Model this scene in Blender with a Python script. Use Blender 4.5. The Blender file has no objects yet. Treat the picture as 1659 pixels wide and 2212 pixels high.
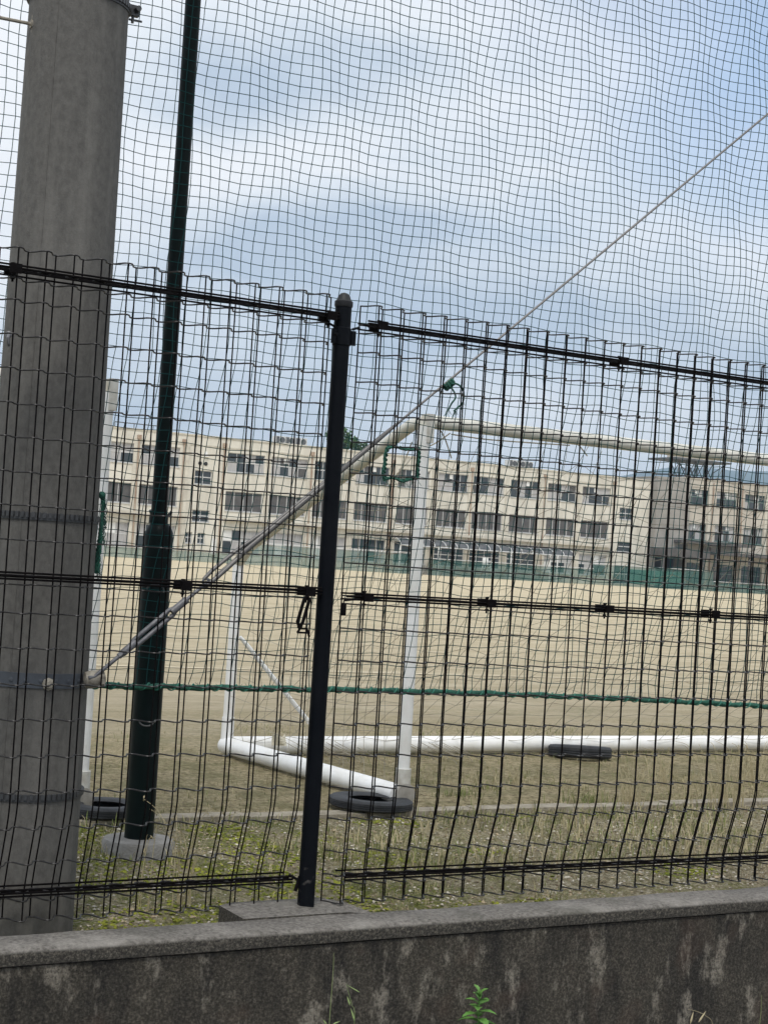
import bpy, bmesh, math, random
from math import sin, cos, tan, atan, pi, radians, sqrt, floor
from mathutils import Vector, Matrix, noise
random.seed(7)
S = bpy.context.scene
C = S.collection
# ------------------------------------------------------------------ camera
FPX, CX, CY, CZ = 3390.0, 829.5, 1106.0, 1.18      # photograph measured on a 1659 x 2212 grid
HD, PITCH, ROLL = radians(29.4), atan(100 / 3390), atan(.0625)
fw = Vector((sin(HD) * cos(PITCH), cos(HD) * cos(PITCH), sin(PITCH)))
rt = Vector((cos(HD), -sin(HD), 0)); up = rt.cross(fw)
R_ = rt * cos(ROLL) + up * sin(ROLL); U_ = -rt * sin(ROLL) + up * cos(ROLL)
cam = bpy.data.cameras.new('camera'); co = bpy.data.objects.new('camera', cam); C.objects.link(co)
cam.sensor_fit = 'VERTICAL'; cam.sensor_height = 24; cam.lens = 24 * FPX / 2212
cam.clip_start = .05; cam.clip_end = 12000
co.matrix_world = Matrix(((R_.x, U_.x, -fw.x, 0), (R_.y, U_.y, -fw.y, 0), (R_.z, U_.z, -fw.z, CZ), (0, 0, 0, 1)))
S.camera = co
S.render.resolution_x, S.render.resolution_y = 767, 1024
def at(px, py, Y):                 # point of a photograph feature standing at distance Y
    d = fw * FPX + R_ * (px - CX) - U_ * (py - CY); t = Y / d.y
    return Vector((d.x * t, Y, CZ + d.z * t))
def gnd(px, py, z):                # point of a photograph feature lying at height z
    d = fw * FPX + R_ * (px - CX) - U_ * (py - CY); t = (z - CZ) / d.z
    return Vector((d.x * t, d.y * t, z))
# ------------------------------------------------------------------ light
EL, AZ = radians(58), radians(215)   # sun over the left shoulder, behind thin cloud
W = bpy.data.worlds.new('World'); S.world = W; W.use_nodes = True
nt = W.node_tree; nt.nodes.clear(); N = nt.nodes.new; Lk = nt.links.new
out = N('ShaderNodeOutputWorld'); bgs = N('ShaderNodeBackground'); bgc = N('ShaderNodeBackground'); mix = N('ShaderNodeMixShader')
sky = N('ShaderNodeTexSky'); sky.sky_type = 'NISHITA'; sky.sun_disc = False
sky.sun_elevation = EL; sky.sun_rotation = AZ
bgs.inputs[1].default_value = .15; Lk(sky.outputs[0], bgs.inputs[0])
tc = N('ShaderNodeTexCoord')
mp = N('ShaderNodeMapping'); mp.inputs['Scale'].default_value = (1.6, 1.6, 3.2); mp.inputs['Rotation'].default_value = (0, 0, .4)
mp.inputs['Location'].default_value = (.35, .1, .9)
Lk(tc.outputs['Generated'], mp.inputs[0])
n1 = N('ShaderNodeTexNoise'); n1.inputs['Scale'].default_value = 2.0; n1.inputs['Detail'].default_value = 5; n1.inputs['Roughness'].default_value = .48
n1.inputs['Distortion'].default_value = .25
Lk(mp.outputs[0], n1.inputs[0])
cr = N('ShaderNodeValToRGB'); e = cr.color_ramp.elements
e[0].position = .33; e[0].color = (.50, .59, .71, 1); e[1].position = .545; e[1].color = (.93, .95, .98, 1)
x = cr.color_ramp.elements.new(.44); x.color = (.74, .80, .87, 1)
def cloudmass(prev, px, py, w, h, f, tilt=0):    # a cloud bank: soft lump in a direction, broken up by noise
    d = (fw * FPX + R_ * (px - CX) - U_ * (py - CY)).normalized(); a = (R_ * cos(tilt) + U_ * sin(tilt)); b2 = (U_ * cos(tilt) - R_ * sin(tilt)); sm = []
    for ax, sz in ((a, w), (b2, h)):
        v = N('ShaderNodeVectorMath'); v.operation = 'DOT_PRODUCT'; Lk(tc.outputs['Generated'], v.inputs[0]); v.inputs[1].default_value = ax * FPX / sz
        m = N('ShaderNodeMath'); m.operation = 'SUBTRACT'; Lk(v.outputs['Value'], m.inputs[0]); m.inputs[1].default_value = d.dot(ax) * FPX / sz
        q = N('ShaderNodeMath'); q.operation = 'MULTIPLY'; Lk(m.outputs[0], q.inputs[0]); Lk(m.outputs[0], q.inputs[1]); sm.append(q)
    t = N('ShaderNodeMath'); Lk(sm[0].outputs[0], t.inputs[0]); Lk(sm[1].outputs[0], t.inputs[1])
    e_ = N('ShaderNodeMath'); e_.operation = 'POWER'; e_.inputs[0].default_value = .4; Lk(t.outputs[0], e_.inputs[1])
    k = N('ShaderNodeMath'); k.operation = 'MULTIPLY_ADD'; Lk(e_.outputs[0], k.inputs[0]); k.inputs[1].default_value = f; Lk(prev, k.inputs[2])
    return k.outputs[0]
h_ = n1.outputs[0]
for args in ((700, 505, 330, 75, -.15, .12), (560, 180, 260, 85, -.10, .1), (940, 130, 260, 60, -.08, -.2), (1300, 720, 500, 120, -.06), (560, 360, 260, 60, .09, .1), (1180, 230, 330, 110, .09, -.2), (1400, 60, 250, 60, .08), (150, 500, 300, 120, .05)): h_ = cloudmass(h_, *args)
Lk(h_, cr.inputs[0])
bl = N('ShaderNodeMix'); bl.data_type = 'RGBA'; bz_ = N('ShaderNodeValue'); bz_.outputs[0].default_value = 0
gap = cloudmass(bz_.outputs[0], 1720, 120, 280, 290, .8); Lk(gap, bl.inputs[0]); Lk(cr.outputs[0], bl.inputs[6]); bl.inputs[7].default_value = (.42, .60, .88, 1)
Lk(bl.outputs[2], bgc.inputs[0]); bgc.inputs[1].default_value = 1.0
n2 = N('ShaderNodeTexNoise'); n2.inputs['Scale'].default_value = 1.5; n2.inputs['Detail'].default_value = 4
mp2 = N('ShaderNodeMapping'); mp2.inputs['Location'].default_value = (2.1, .4, .3); mp2.inputs['Scale'].default_value = (1.4, 1.4, 2.4)
Lk(tc.outputs['Generated'], mp2.inputs[0]); Lk(mp2.outputs[0], n2.inputs[0])
cr2 = N('ShaderNodeValToRGB'); cr2.color_ramp.elements[0].position = .40; cr2.color_ramp.elements[1].position = .50
cr2.color_ramp.elements[0].color = (.6, .6, .6, 1)
Lk(n2.outputs[0], cr2.inputs[0]); Lk(cr2.outputs[0], mix.inputs[0])
Lk(bgs.outputs[0], mix.inputs[1]); Lk(bgc.outputs[0], mix.inputs[2]); Lk(mix.outputs[0], out.inputs[0])
sl = bpy.data.lights.new('sun', 'SUN'); sl.energy = 2.1; sl.angle = radians(12); sl.color = (1, .965, .91)
so = bpy.data.objects.new('sun', sl); C.objects.link(so)
sd = Vector((sin(AZ) * cos(EL), cos(AZ) * cos(EL), sin(EL)))
so.rotation_euler = sd.to_track_quat('Z', 'Y').to_euler()
S.view_settings.view_transform = 'Standard'; S.view_settings.look = 'None'; S.view_settings.exposure = .20; S.view_settings.gamma = 1
S.view_settings.use_curve_mapping = False
# ------------------------------------------------------------------ materials
def mat(name, col, rough=.6, col2=None, scale=20, bump=0, bscale=None, metal=0, alpha=1, lo=.35, hi=.65, stretch=(1, 1, 1), spec=.5, detail=5):
    m = bpy.data.materials.new(name); m.use_nodes = True; n = m.node_tree.nodes; l = m.node_tree.links; b = n['Principled BSDF']
    b.inputs['Base Color'].default_value = (*col, 1); b.inputs['Roughness'].default_value = rough; b.inputs['Metallic'].default_value = metal
    b.inputs['Alpha'].default_value = alpha; b.inputs['Specular IOR Level'].default_value = spec
    t = n.new('ShaderNodeTexCoord'); mp = n.new('ShaderNodeMapping'); mp.inputs['Scale'].default_value = stretch; l.new(t.outputs['Object'], mp.inputs[0])
    if col2:
        z = n.new('ShaderNodeTexNoise'); z.inputs['Scale'].default_value = scale; z.inputs['Detail'].default_value = detail; z.inputs['Roughness'].default_value = .6
        r = n.new('ShaderNodeValToRGB'); r.color_ramp.elements[0].color = (*col, 1); r.color_ramp.elements[1].color = (*col2, 1)
        r.color_ramp.elements[0].position = lo; r.color_ramp.elements[1].position = hi
        l.new(mp.outputs[0], z.inputs[0]); l.new(z.outputs[0], r.inputs[0]); l.new(r.outputs[0], b.inputs['Base Color'])
    if bump:
        z = n.new('ShaderNodeTexNoise'); z.inputs['Scale'].default_value = bscale or scale; z.inputs['Detail'].default_value = 8
        k = n.new('ShaderNodeBump'); k.inputs['Strength'].default_value = bump; k.inputs['Distance'].default_value = .01
        l.new(mp.outputs[0], z.inputs[0]); l.new(z.outputs[0], k.inputs['Height']); l.new(k.outputs[0], b.inputs['Normal'])
    return m
class G:                                    # tiny node helper
    def __init__(s, m): s.n = m.node_tree.nodes; s.l = m.node_tree.links; s.b = s.n['Principled BSDF']; s.t = s.n.new('ShaderNodeTexCoord')
    def mp(s, sc=(1, 1, 1)):
        m = s.n.new('ShaderNodeMapping'); m.inputs['Scale'].default_value = sc; s.l.new(s.t.outputs['Object'], m.inputs[0]); return m.outputs[0]
    def noise(s, sc, de=5, v=None, ro=.6):
        z = s.n.new('ShaderNodeTexNoise'); z.inputs['Scale'].default_value = sc; z.inputs['Detail'].default_value = de; z.inputs['Roughness'].default_value = ro
        s.l.new(v or s.t.outputs['Object'], z.inputs[0]); return z.outputs[0]
    def vor(s, sc, v=None, o='Color'):
        z = s.n.new('ShaderNodeTexVoronoi'); z.inputs['Scale'].default_value = sc; s.l.new(v or s.t.outputs['Object'], z.inputs[0]); return z.outputs[o]
    def ramp(s, i, *st):
        r = s.n.new('ShaderNodeValToRGB'); e = r.color_ramp.elements
        while len(e) < len(st): e.new(.5)
        for k, (p, c) in enumerate(st):
            e[k].position = p; e[k].color = (*c, 1) if len(c) == 3 else c
        s.l.new(i, r.inputs[0]); return r.outputs[0]
    def g(s, i, lo, hi): return s.ramp(i, (lo, (0, 0, 0)), (hi, (1, 1, 1)))
    def mix(s, f, a, b, ty='MIX'):
        m = s.n.new('ShaderNodeMix'); m.data_type = 'RGBA'; m.blend_type = ty
        for sock, val in ((m.inputs[0], f), (m.inputs[6], a), (m.inputs[7], b)):
            if isinstance(val, (int, float)): sock.default_value = val
            elif isinstance(val, tuple): sock.default_value = (*val, 1)
            else: s.l.new(val, sock)
        return m.outputs[2]
    def sep(s, ax):
        m = s.n.new('ShaderNodeSeparateXYZ'); s.l.new(s.t.outputs['Object'], m.inputs[0]); return m.outputs[ax]
    def math(s, op, a, b=0):
        m = s.n.new('ShaderNodeMath'); m.operation = op
        for sock, val in ((m.inputs[0], a), (m.inputs[1], b)):
            if isinstance(val, (int, float)): sock.default_value = val
            else: s.l.new(val, sock)
        return m.outputs[0]
    def rng(s, v, a, b):
        m = s.n.new('ShaderNodeMapRange'); m.inputs[1].default_value = a; m.inputs[2].default_value = b; s.l.new(v, m.inputs[0]); return m.outputs[0]
    def bump(s, h, st, d=.01):
        k = s.n.new('ShaderNodeBump'); k.inputs['Strength'].default_value = st; k.inputs['Distance'].default_value = d
        s.l.new(h, k.inputs['Height']); s.l.new(k.outputs[0], s.b.inputs['Normal'])
    def col(s, c): s.l.new(c, s.b.inputs['Base Color'])
M = {}
M['wire'] = mat('wire', (.003, .0026, .003), .6, (.007, .0055, .0055), 40, spec=.05)
M['wireh'] = mat('cross_wire', (.012, .011, .011), .42, (.026, .023, .022), 40, spec=.4)  # paler than the upright wire: sky highlights along the tops put into its colour
M['post'] = mat('post', (.003, .004, .006), .45, (.005, .006, .008), 8, .15, 60, spec=.08)
M['capdark'] = mat('cap_dark', (.015, .015, .016), .5, spec=.3)
M['scuff'] = mat('scuff', (.004, .005, .007), .6, (.07, .066, .062), 30, lo=.60, hi=.72, spec=.08)
M['gpole'] = mat('green_pole', (.002, .0055, .0055), .45, (.003, .009, .0085), 9, spec=.12)
M['net'] = mat('net', (.007, .048, .048), .7, spec=.1)
M['rope'] = mat('rope', (.006, .05, .034), .8, (.02, .12, .08), 60, .6, 150)
M['lace'] = mat('lace', (.03, .17, .12), .7)
M['white'] = mat('white_paint', (.86, .86, .85), .35, (.76, .75, .71), 9)
M['crossbar'] = mat('yellowish_white_paint', (.74, .72, .64), .4, (.58, .55, .46), 5)  # yellower, duller white for the crossbar and stays
M['sleeve'] = mat('sleeve', (.62, .61, .56), .6, (.45, .42, .36), 18)
M['capend'] = mat('weathered_cap', (.33, .31, .27), .7, (.22, .2, .17), 25)
M['rubber'] = mat('rubber', (.010, .011, .013), .7, (.032, .034, .038), 14, .4, 40)
M['string'] = mat('string', (.40, .37, .29), .9, (.2, .17, .12), 9)
M['cable'] = mat('cable', (.20, .19, .18), .45, (.16, .155, .15), 60, metal=.4)
M['galv'] = mat('galvanised', (.20, .20, .21), .5, (.12, .12, .13), 40, metal=.3)
M['dsteel'] = mat('dark_band', (.07, .072, .075), .5, (.06, .062, .065), 30, metal=.3)
M['bband'] = mat('blue_grey_band', (.075, .085, .10), .55, (.05, .055, .065), 12)
M['clampc'] = mat('pale_clamp', (.42, .38, .31), .7, (.16, .14, .11), 25, .5, 60)
M['straw'] = mat('straw', (.50, .43, .27), .8, (.36, .30, .17), 30)
M['leaf'] = mat('leaf', (.06, .17, .025), .55, (.13, .27, .06), 60)
M['grassg'] = mat('grass_green', (.12, .16, .035), .8, (.22, .23, .08), 12)
M['grassd'] = mat('grass_dry', (.48, .41, .25), .9, (.30, .26, .14), 12)
M['moss'] = mat('moss', (.08, .10, .010), .95, (.27, .28, .03), 14)
M['stone'] = mat('stone', (.62, .57, .47), .9, (.28, .25, .20), 9)
M['litter'] = mat('leaf_litter', (.14, .10, .06), .9, (.46, .37, .24), 9)
M['cream'] = mat('cream_render', (.69, .655, .57), .85, (.49, .46, .39), .8, .2, 3, detail=9, stretch=(1, 1, .35), lo=.42, hi=.75)
M['cream2'] = mat('cream_trim', (.66, .62, .53), .85, (.48, .445, .375), .8, detail=8)
M['grend'] = mat('grey_render', (.36, .34, .31), .9, (.25, .235, .215), .5, detail=8)
M['beige'] = mat('weathered_beige_render', (.58, .53, .45), .9, (.44, .40, .34), .6, detail=8)
M['pipe'] = mat('brown_pipe', (.30, .20, .14), .7, (.45, .36, .27), 1)
M['frame'] = mat('window_frame', (.55, .55, .54), .5)
M['frameg'] = mat('green_frame', (.12, .18, .16), .5)
M['glass'] = mat('glass', (.035, .045, .05), .15)
M['glassm'] = mat('screen_glass', (.10, .095, .09), .5, (.065, .06, .06), 1.5)
M['curtain'] = mat('curtain', (.36, .35, .35), .8, (.48, .47, .46), 4, stretch=(3, 1, .3))
M['lit'] = mat('white_blind', (.78, .78, .76), .6)
M['dark'] = mat('dark_opening', (.02, .02, .02), .8)
M['canopy'] = mat('canopy_slab', (.12, .11, .105), .8, (.07, .065, .06), 1)
M['gsheet'] = mat('green_sheet', (.02, .13, .10), .8, (.03, .17, .13), 1)
M['gnetfar'] = mat('far_green_netting', (.08, .19, .16), .9, alpha=.34)
M['steel'] = mat('grey_steel', (.10, .105, .11), .6, (.06, .065, .07), 2)
M['bark'] = mat('bark', (.10, .075, .05), .9)
M['foliage'] = mat('foliage', (.03, .085, .02), .8, (.07, .14, .035), 1.2)
M['kerb'] = mat('kerb_concrete', (.36, .32, .25), .95, (.22, .19, .14), 14, .6, 70)
M['hill'] = mat('hill_forest', (.03, .06, .05), .95, (.045, .08, .06), .02)
M['ring'] = mat('cast_concrete', (.27, .26, .24), .9, (.20, .19, .175), 20, .5, 90)
M['cloth'] = mat('pale_rag', (.62, .58, .46), .9)
M['asphalt'] = mat('asphalt', (.05, .05, .05), .9, (.07, .07, .07), 90, .5, 200)
M['chalk'] = mat('chalk', (.62, .55, .40), .95, (.50, .42, .28), 12)
# weathered concrete pole
m = M['pole'] = mat('pole_concrete', (.1, .1, .1), .85); g = G(m)
a = g.ramp(g.noise(48, 8, g.mp((1, 1, .7)), .7), (.35, (.078, .074, .067)), (.65, (.122, .116, .105)))
st = g.g(g.noise(5, 5, g.mp((3, 3, .25))), .5, .75)
a = g.mix(g.math('MULTIPLY', st, .45), a, (.20, .19, .17))
dk = g.g(g.noise(7, 4, g.mp((1, 1, .8))), .60, .72)
low = g.rng(g.sep(2), 1.0, .2)
a = g.mix(g.math('MULTIPLY', g.math('MULTIPLY', dk, .6), low), a, (.07, .065, .06))
g.col(a); g.bump(g.noise(180, 6), .35, .004)
# retaining wall
m = M['wall'] = mat('wall_concrete', (.1, .1, .1), .95); g = G(m)
a = g.ramp(g.noise(105, 10, None, .9), (.42, (.004, .0035, .0028)), (.505, (.056, .048, .036)), (.59, (.24, .21, .165)))
big = g.g(g.noise(3.0, 6, g.mp((2.2, 1, .7)), .65), .40, .58)
a = g.mix(big, g.mix(.62, a, (.014, .012, .010)), g.mix(.14, a, (.20, .17, .12)))
li = g.math('MULTIPLY', g.g(g.noise(5.2, 6, g.mp((2.0, 1, .95)), .7), .545, .64), g.g(g.noise(110, 8, None, .85), .40, .54))
a = g.mix(g.math('MULTIPLY', li, .85), a, (.46, .41, .33))
rd = g.math('MULTIPLY', g.g(g.noise(3, 3), .55, .7), .35)
a = g.mix(rd, a, (.16, .09, .06))
g.col(a); g.bump(g.noise(110, 10, None, .85), 1.0, .02)
m = M['coping'] = mat('coping_concrete', (.2, .2, .2), .9); g = G(m)
a = g.ramp(g.noise(70, 9, None, .75), (.36, (.075, .068, .058)), (.60, (.25, .23, .205)))
a = g.mix(g.math('MULTIPLY', g.g(g.noise(5, 5), .5, .68), .5), a, (.40, .375, .335))
a = g.mix(g.math('MULTIPLY', g.g(g.noise(2.3, 7, None, .7), .52, .64), .6), a, (.07, .068, .05))
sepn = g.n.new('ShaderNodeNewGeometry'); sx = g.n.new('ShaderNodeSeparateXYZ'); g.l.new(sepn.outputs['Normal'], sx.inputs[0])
face = g.rng(sx.outputs[2], .75, .35)         # upright faces take the darker mix, upward faces the paler one
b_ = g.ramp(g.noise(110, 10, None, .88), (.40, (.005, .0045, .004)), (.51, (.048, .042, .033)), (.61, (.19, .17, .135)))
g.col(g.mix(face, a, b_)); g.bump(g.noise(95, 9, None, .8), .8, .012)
# ground
m = M['ground'] = mat('ground_soil', (.3, .25, .15), .95); g = G(m)
Y = g.sep(1)
sand = g.ramp(g.noise(1.3, 9, g.mp((.5, 1.6, 1)), .65), (.30, (.45, .375, .235)), (.52, (.58, .49, .325)), (.72, (.70, .61, .44)))
sp = g.g(g.noise(11, 8, g.mp((.7, 1.5, 1)), .72), .54, .66)
sand = g.mix(g.math('MULTIPLY', sp, g.rng(Y, 60, 8)), sand, (.36, .285, .175))
sp2 = g.g(g.noise(3.2, 6, g.mp((.4, 2.2, 1)), .6), .52, .64); sand = g.mix(g.math('MULTIPLY', sp2, .5), sand, (.42, .345, .22))
gr = g.math('MULTIPLY', g.g(g.noise(.9, 5), .56, .66), g.g(g.noise(22, 4), .45, .6))
gr = g.math('MULTIPLY', gr, g.rng(Y, 16, 10))
sand = g.mix(g.math('MULTIPLY', gr, .6), sand, (.19, .20, .08))
olive = g.ramp(g.noise(24, 9, None, .85), (.37, (.09, .068, .03)), (.47, (.44, .355, .185)), (.60, (.76, .64, .39)))
olive = g.mix(g.math('MULTIPLY', g.g(g.noise(3.5, 6, None, .7), .47, .60), .55), olive, (.19, .185, .055))
wob = g.math('ADD', Y, g.math('MULTIPLY', g.math('SUBTRACT', g.noise(1.1, 5), .5), 5.5))
a = g.mix(g.rng(wob, 8.0, 10.8), olive, sand)
soil = g.ramp(g.noise(50, 9, None, .9), (.385, (.03, .022, .011)), (.445, (.24, .19, .10)), (.52, (.52, .44, .26)), (.60, (.86, .78, .61)))
mo = g.ramp(g.noise(110, 6, None, .7), (.37, (.035, .040, .005)), (.50, (.18, .20, .022)), (.62, (.40, .41, .06)))
mm = g.math('MULTIPLY', g.g(g.noise(3.4, 6, None, .7), .44, .56), g.g(g.noise(45, 4), .36, .52))
mm = g.math('MULTIPLY', mm, g.rng(g.sep(0), 4.6, 3.0))
mm2 = g.math('MULTIPLY', g.math('MULTIPLY', g.g(g.noise(2.7, 4), .5, .62), g.g(g.noise(45, 4), .42, .56)), .7)
soil = g.mix(g.math('MAXIMUM', mm, mm2), soil, mo)
g.col(g.mix(g.rng(Y, 6.32, 6.5), soil, a)); 
hh = g.math('ADD', g.math('ADD', g.math('MULTIPLY', g.noise(60, 8, None, .75), g.rng(Y, 16, 7)), g.math('MULTIPLY', g.noise(9, 8, g.mp((.8, 1.4, 1)), .75), 1.2)), g.math('MULTIPLY', g.noise(5, 6, g.mp((.6, 1.6, 1))), .8))
g.bump(hh, 1.0, .06)
# ------------------------------------------------------------------ mesh helpers
class MB:
    def __init__(s): s.v = []; s.f = []; s.mi = []; s.cur = 0
    def quad(s, a, b, c, d):
        k = len(s.v); s.v += [a, b, c, d]; s.f.append((k, k + 1, k + 2, k + 3)); s.mi.append(s.cur)
    def tri(s, a, b, c):
        k = len(s.v); s.v += [a, b, c]; s.f.append((k, k + 1, k + 2)); s.mi.append(s.cur)
    def box(s, x0, x1, y0, y1, z0, z1):
        k = len(s.v); s.v += [(x, y, z) for z in (z0, z1) for y in (y0, y1) for x in (x0, x1)]
        for f in ((0, 2, 3, 1), (4, 5, 7, 6), (0, 1, 5, 4), (2, 6, 7, 3), (0, 4, 6, 2), (1, 3, 7, 5)):
            s.f.append(tuple(k + i for i in f)); s.mi.append(s.cur)
    def tube(s, pts, r, n=6, cap=True):
        pts = [Vector(p) for p in pts]; k0 = len(s.v); m = len(pts); a = None
        rr = r if isinstance(r, (list, tuple)) else [r] * m
        for i, p in enumerate(pts):
            d = (pts[min(i + 1, m - 1)] - pts[max(i - 1, 0)])
            d = d.normalized() if d.length > 1e-9 else Vector((0, 0, 1))
            if a is None: a = d.cross(Vector((0, 0, 1)) if abs(d.z) < .9 else Vector((1, 0, 0)))
            a = (a - d * a.dot(d)).normalized(); b = d.cross(a)
            for j in range(n):
                t = 2 * pi * (j + .5) / n; s.v.append(tuple(p + (a * cos(t) + b * sin(t)) * rr[i]))
        for i in range(m - 1):
            for j in range(n):
                q = k0 + i * n; s.f.append((q + j, q + (j + 1) % n, q + n + (j + 1) % n, q + n + j)); s.mi.append(s.cur)
        if cap:
            s.f.append(tuple(k0 + j for j in range(n))[::-1]); s.mi.append(s.cur)
            s.f.append(tuple(k0 + (m - 1) * n + j for j in range(n))); s.mi.append(s.cur)
    def lathe(s, prof, c=(0, 0, 0), n=24, axis=None):      # prof: [(r, z)]
        k0 = len(s.v); q = Vector(axis).to_track_quat('Z', 'Y') if axis else None
        for r, z in prof:
            for j in range(n):
                v = Vector((r * cos(2 * pi * j / n), r * sin(2 * pi * j / n), z))
                if q: v = q @ v
                s.v.append(tuple(v + Vector(c)))
        for i in range(len(prof) - 1):
            for j in range(n):
                s.f.append((k0 + i * n + j, k0 + i * n + (j + 1) % n, k0 + (i + 1) * n + (j + 1) % n, k0 + (i + 1) * n + j)); s.mi.append(s.cur)
        s.f.append(tuple(k0 + j for j in range(n))[::-1]); s.mi.append(s.cur)
        s.f.append(tuple(k0 + (len(prof) - 1) * n + j for j in range(n))); s.mi.append(s.cur)
    def stone(s, p, r, rng=random):
        k = len(s.v); p = Vector(p)
        ax = [Vector((rng.uniform(.6, 1.3), 0, 0)), Vector((0, rng.uniform(.6, 1.2), 0)), Vector((0, 0, rng.uniform(.35, .7)))]
        q = Matrix.Rotation(rng.uniform(0, 6.28), 3, 'Z') @ Matrix.Rotation(rng.uniform(-.4, .4), 3, 'X')
        for v in (ax[0], ax[1], -ax[0], -ax[1], ax[2], -ax[2]): s.v.append(tuple(p + q @ v * r * rng.uniform(.75, 1.2)))
        for f in ((0, 1, 4), (1, 2, 4), (2, 3, 4), (3, 0, 4), (1, 0, 5), (2, 1, 5), (3, 2, 5), (0, 3, 5)):
            s.f.append(tuple(k + i for i in f)); s.mi.append(s.cur)
    def build(s, name, mats, parent=None, smooth=None):
        me = bpy.data.meshes.new(name); me.from_pydata(s.v, [], s.f)
        for m in (mats if isinstance(mats, (list, tuple)) else [mats]): me.materials.append(m)
        me.polygons.foreach_set('material_index', s.mi); me.update()
        if smooth:
            me.polygons.foreach_set('use_smooth', [True] * len(me.polygons))
            me.set_sharp_from_angle(angle=radians(smooth))
        o = bpy.data.objects.new(name, me); C.objects.link(o)
        if parent: put(o, parent)
        return o
def put(o, parent):
    o.parent = parent
    p = parent
    tot = Vector((0, 0, 0))
    while p: tot += p.location; p = p.parent
    o.location = o.location - tot
def tag(o, label=None, cat=None, group=None, kind=None):
    for k, v in (('label', label), ('category', cat), ('group', group), ('kind', kind)):
        if v: o[k] = v
    return o
def thing(name, loc, label, cat, group=None):
    o = bpy.data.objects.new(name, None); o.empty_display_size = .1; C.objects.link(o); o.location = loc
    return tag(o, label, cat, group)
def smooth01(t): t = max(0, min(1, t)); return t * t * (3 - 2 * t)
# ------------------------------------------------------------------ ground sheet
def steps(a, b, d): n = int(round((b - a) / d)); return [a + (b - a) * i / n for i in range(n + 1)]
xs = [-4500, -2000, -800, -300, -100, -40, -15, -5, -1, 0] + steps(.6, 7.6, .028) + [8.5, 10, 13, 18, 30, 60, 110, 200, 400, 900, 2000, 5000]
ys = steps(4.36, 9.2, .028) + [9.4, 9.8, 10.5, 12, 15, 20, 30, 50, 80, 120, 147, 200, 400, 900, 2000, 3000, 5500]
def gz(x, y):
    z = -.085 + .065 * smooth01((y - 4.5) / 1.9) if y < 6.4 else -.02 + .02 * smooth01((y - 6.4) / .3)
    if y > 15: z -= .3 * min(1, (y - 15) / 130)
    return z
def gzn(x, y):
    z = gz(x, y)
    if 4.3 < y < 9.5 and .5 < x < 7.7:
        f = 1 if y < 6.4 else .45
        z += f * (.012 * noise.noise((x * 5, y * 5, 0)) + .009 * noise.noise((x * 17, y * 17, 3)) + .010 * noise.noise((x * 31, y * 31, 5)))
    return z
b = MB(); nx = len(xs)
for y in ys:
    for x in xs: b.v.append((x, y, gzn(x, y)))
for j in range(len(ys) - 1):
    for i in range(nx - 1):
        k = j * nx + i; b.f.append((k, k + 1, k + nx + 1, k + nx)); b.mi.append(0)
tag(b.build('ground', M['ground'], smooth=60), kind='structure')
b = MB(); b.quad((-4500, -3000, -.46), (4500, -3000, -.46), (4500, 4.32, -.46), (-4500, 4.32, -.46))
tag(b.build('road', M['asphalt']), kind='structure')
# chalk line and kerb
b = MB(); p0 = gnd(394, 1443, -.001); p1 = gnd(1400, 1470, -.001); d = (p1 - p0) / (p1.x - p0.x)
for k in range(40):
    a0 = p0 + d * (-6 + k * 1.0); a1 = p0 + d * (-5 + k * 1.0)
    b.quad(*[(q.x, q.y + o, gz(q.x, q.y) + .006) for q, o in ((a0, -.05 + .015 * sin(k * 2.1)), (a1, -.05 + .015 * sin(k * 2.1 + 2.1)), (a1, .05), (a0, .05))])
tag(b.build('field_line', M['chalk']), kind='structure')
b = MB(); x = -3.0; i = 0
while x < 14:
    L = .6; b.box(x + .004, x + L - .004, 6.36, 6.47, -.12, -.001 + .003 * sin(i * 2.3)); x += L; i += 1
tag(b.build('kerb', M['kerb']), kind='structure')
# hill
b = MB(); prof = [(-400, 1075), (600, 1075), (1100, 1060), (1250, 1046), (1340, 1038), (1410, 1025), (1423, 1013), (1450, 1009), (1500, 1010), (1539, 1011), (1590, 1017), (1659, 1018), (1760, 1010), (1900, 1018), (2300, 1030), (3200, 1160)]
cols = []
for i in range(len(prof) - 1):
    (x0, y0), (x1, y1) = prof[i], prof[i + 1]
    for k in range(6):
        t = k / 6; px = x0 + (x1 - x0) * t; cols.append(at(px, y0 + (y1 - y0) * t + 1.6 * noise.noise((px * .06, 1, 2)), 3000))
n = 9; k0 = 0
for p in cols:
    for j in range(n):
        t = j / (n - 1); h = sin(pi * t) if t <= .5 else sin(pi * t)
        b.v.append((p.x, 2300 + 1400 * t, -5 + (p.z + 5) * h * (1 + (.04 * noise.noise((p.x * .01, t * 4, 7)) if t != .5 else 0))))
for i in range(len(cols) - 1):
    for j in range(n - 1):
        k = i * n + j; b.f.append((k, k + n, k + n + 1, k + 1)); b.mi.append(0)
tag(b.build('hills', M['hill'], smooth=80), kind='structure')
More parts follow.
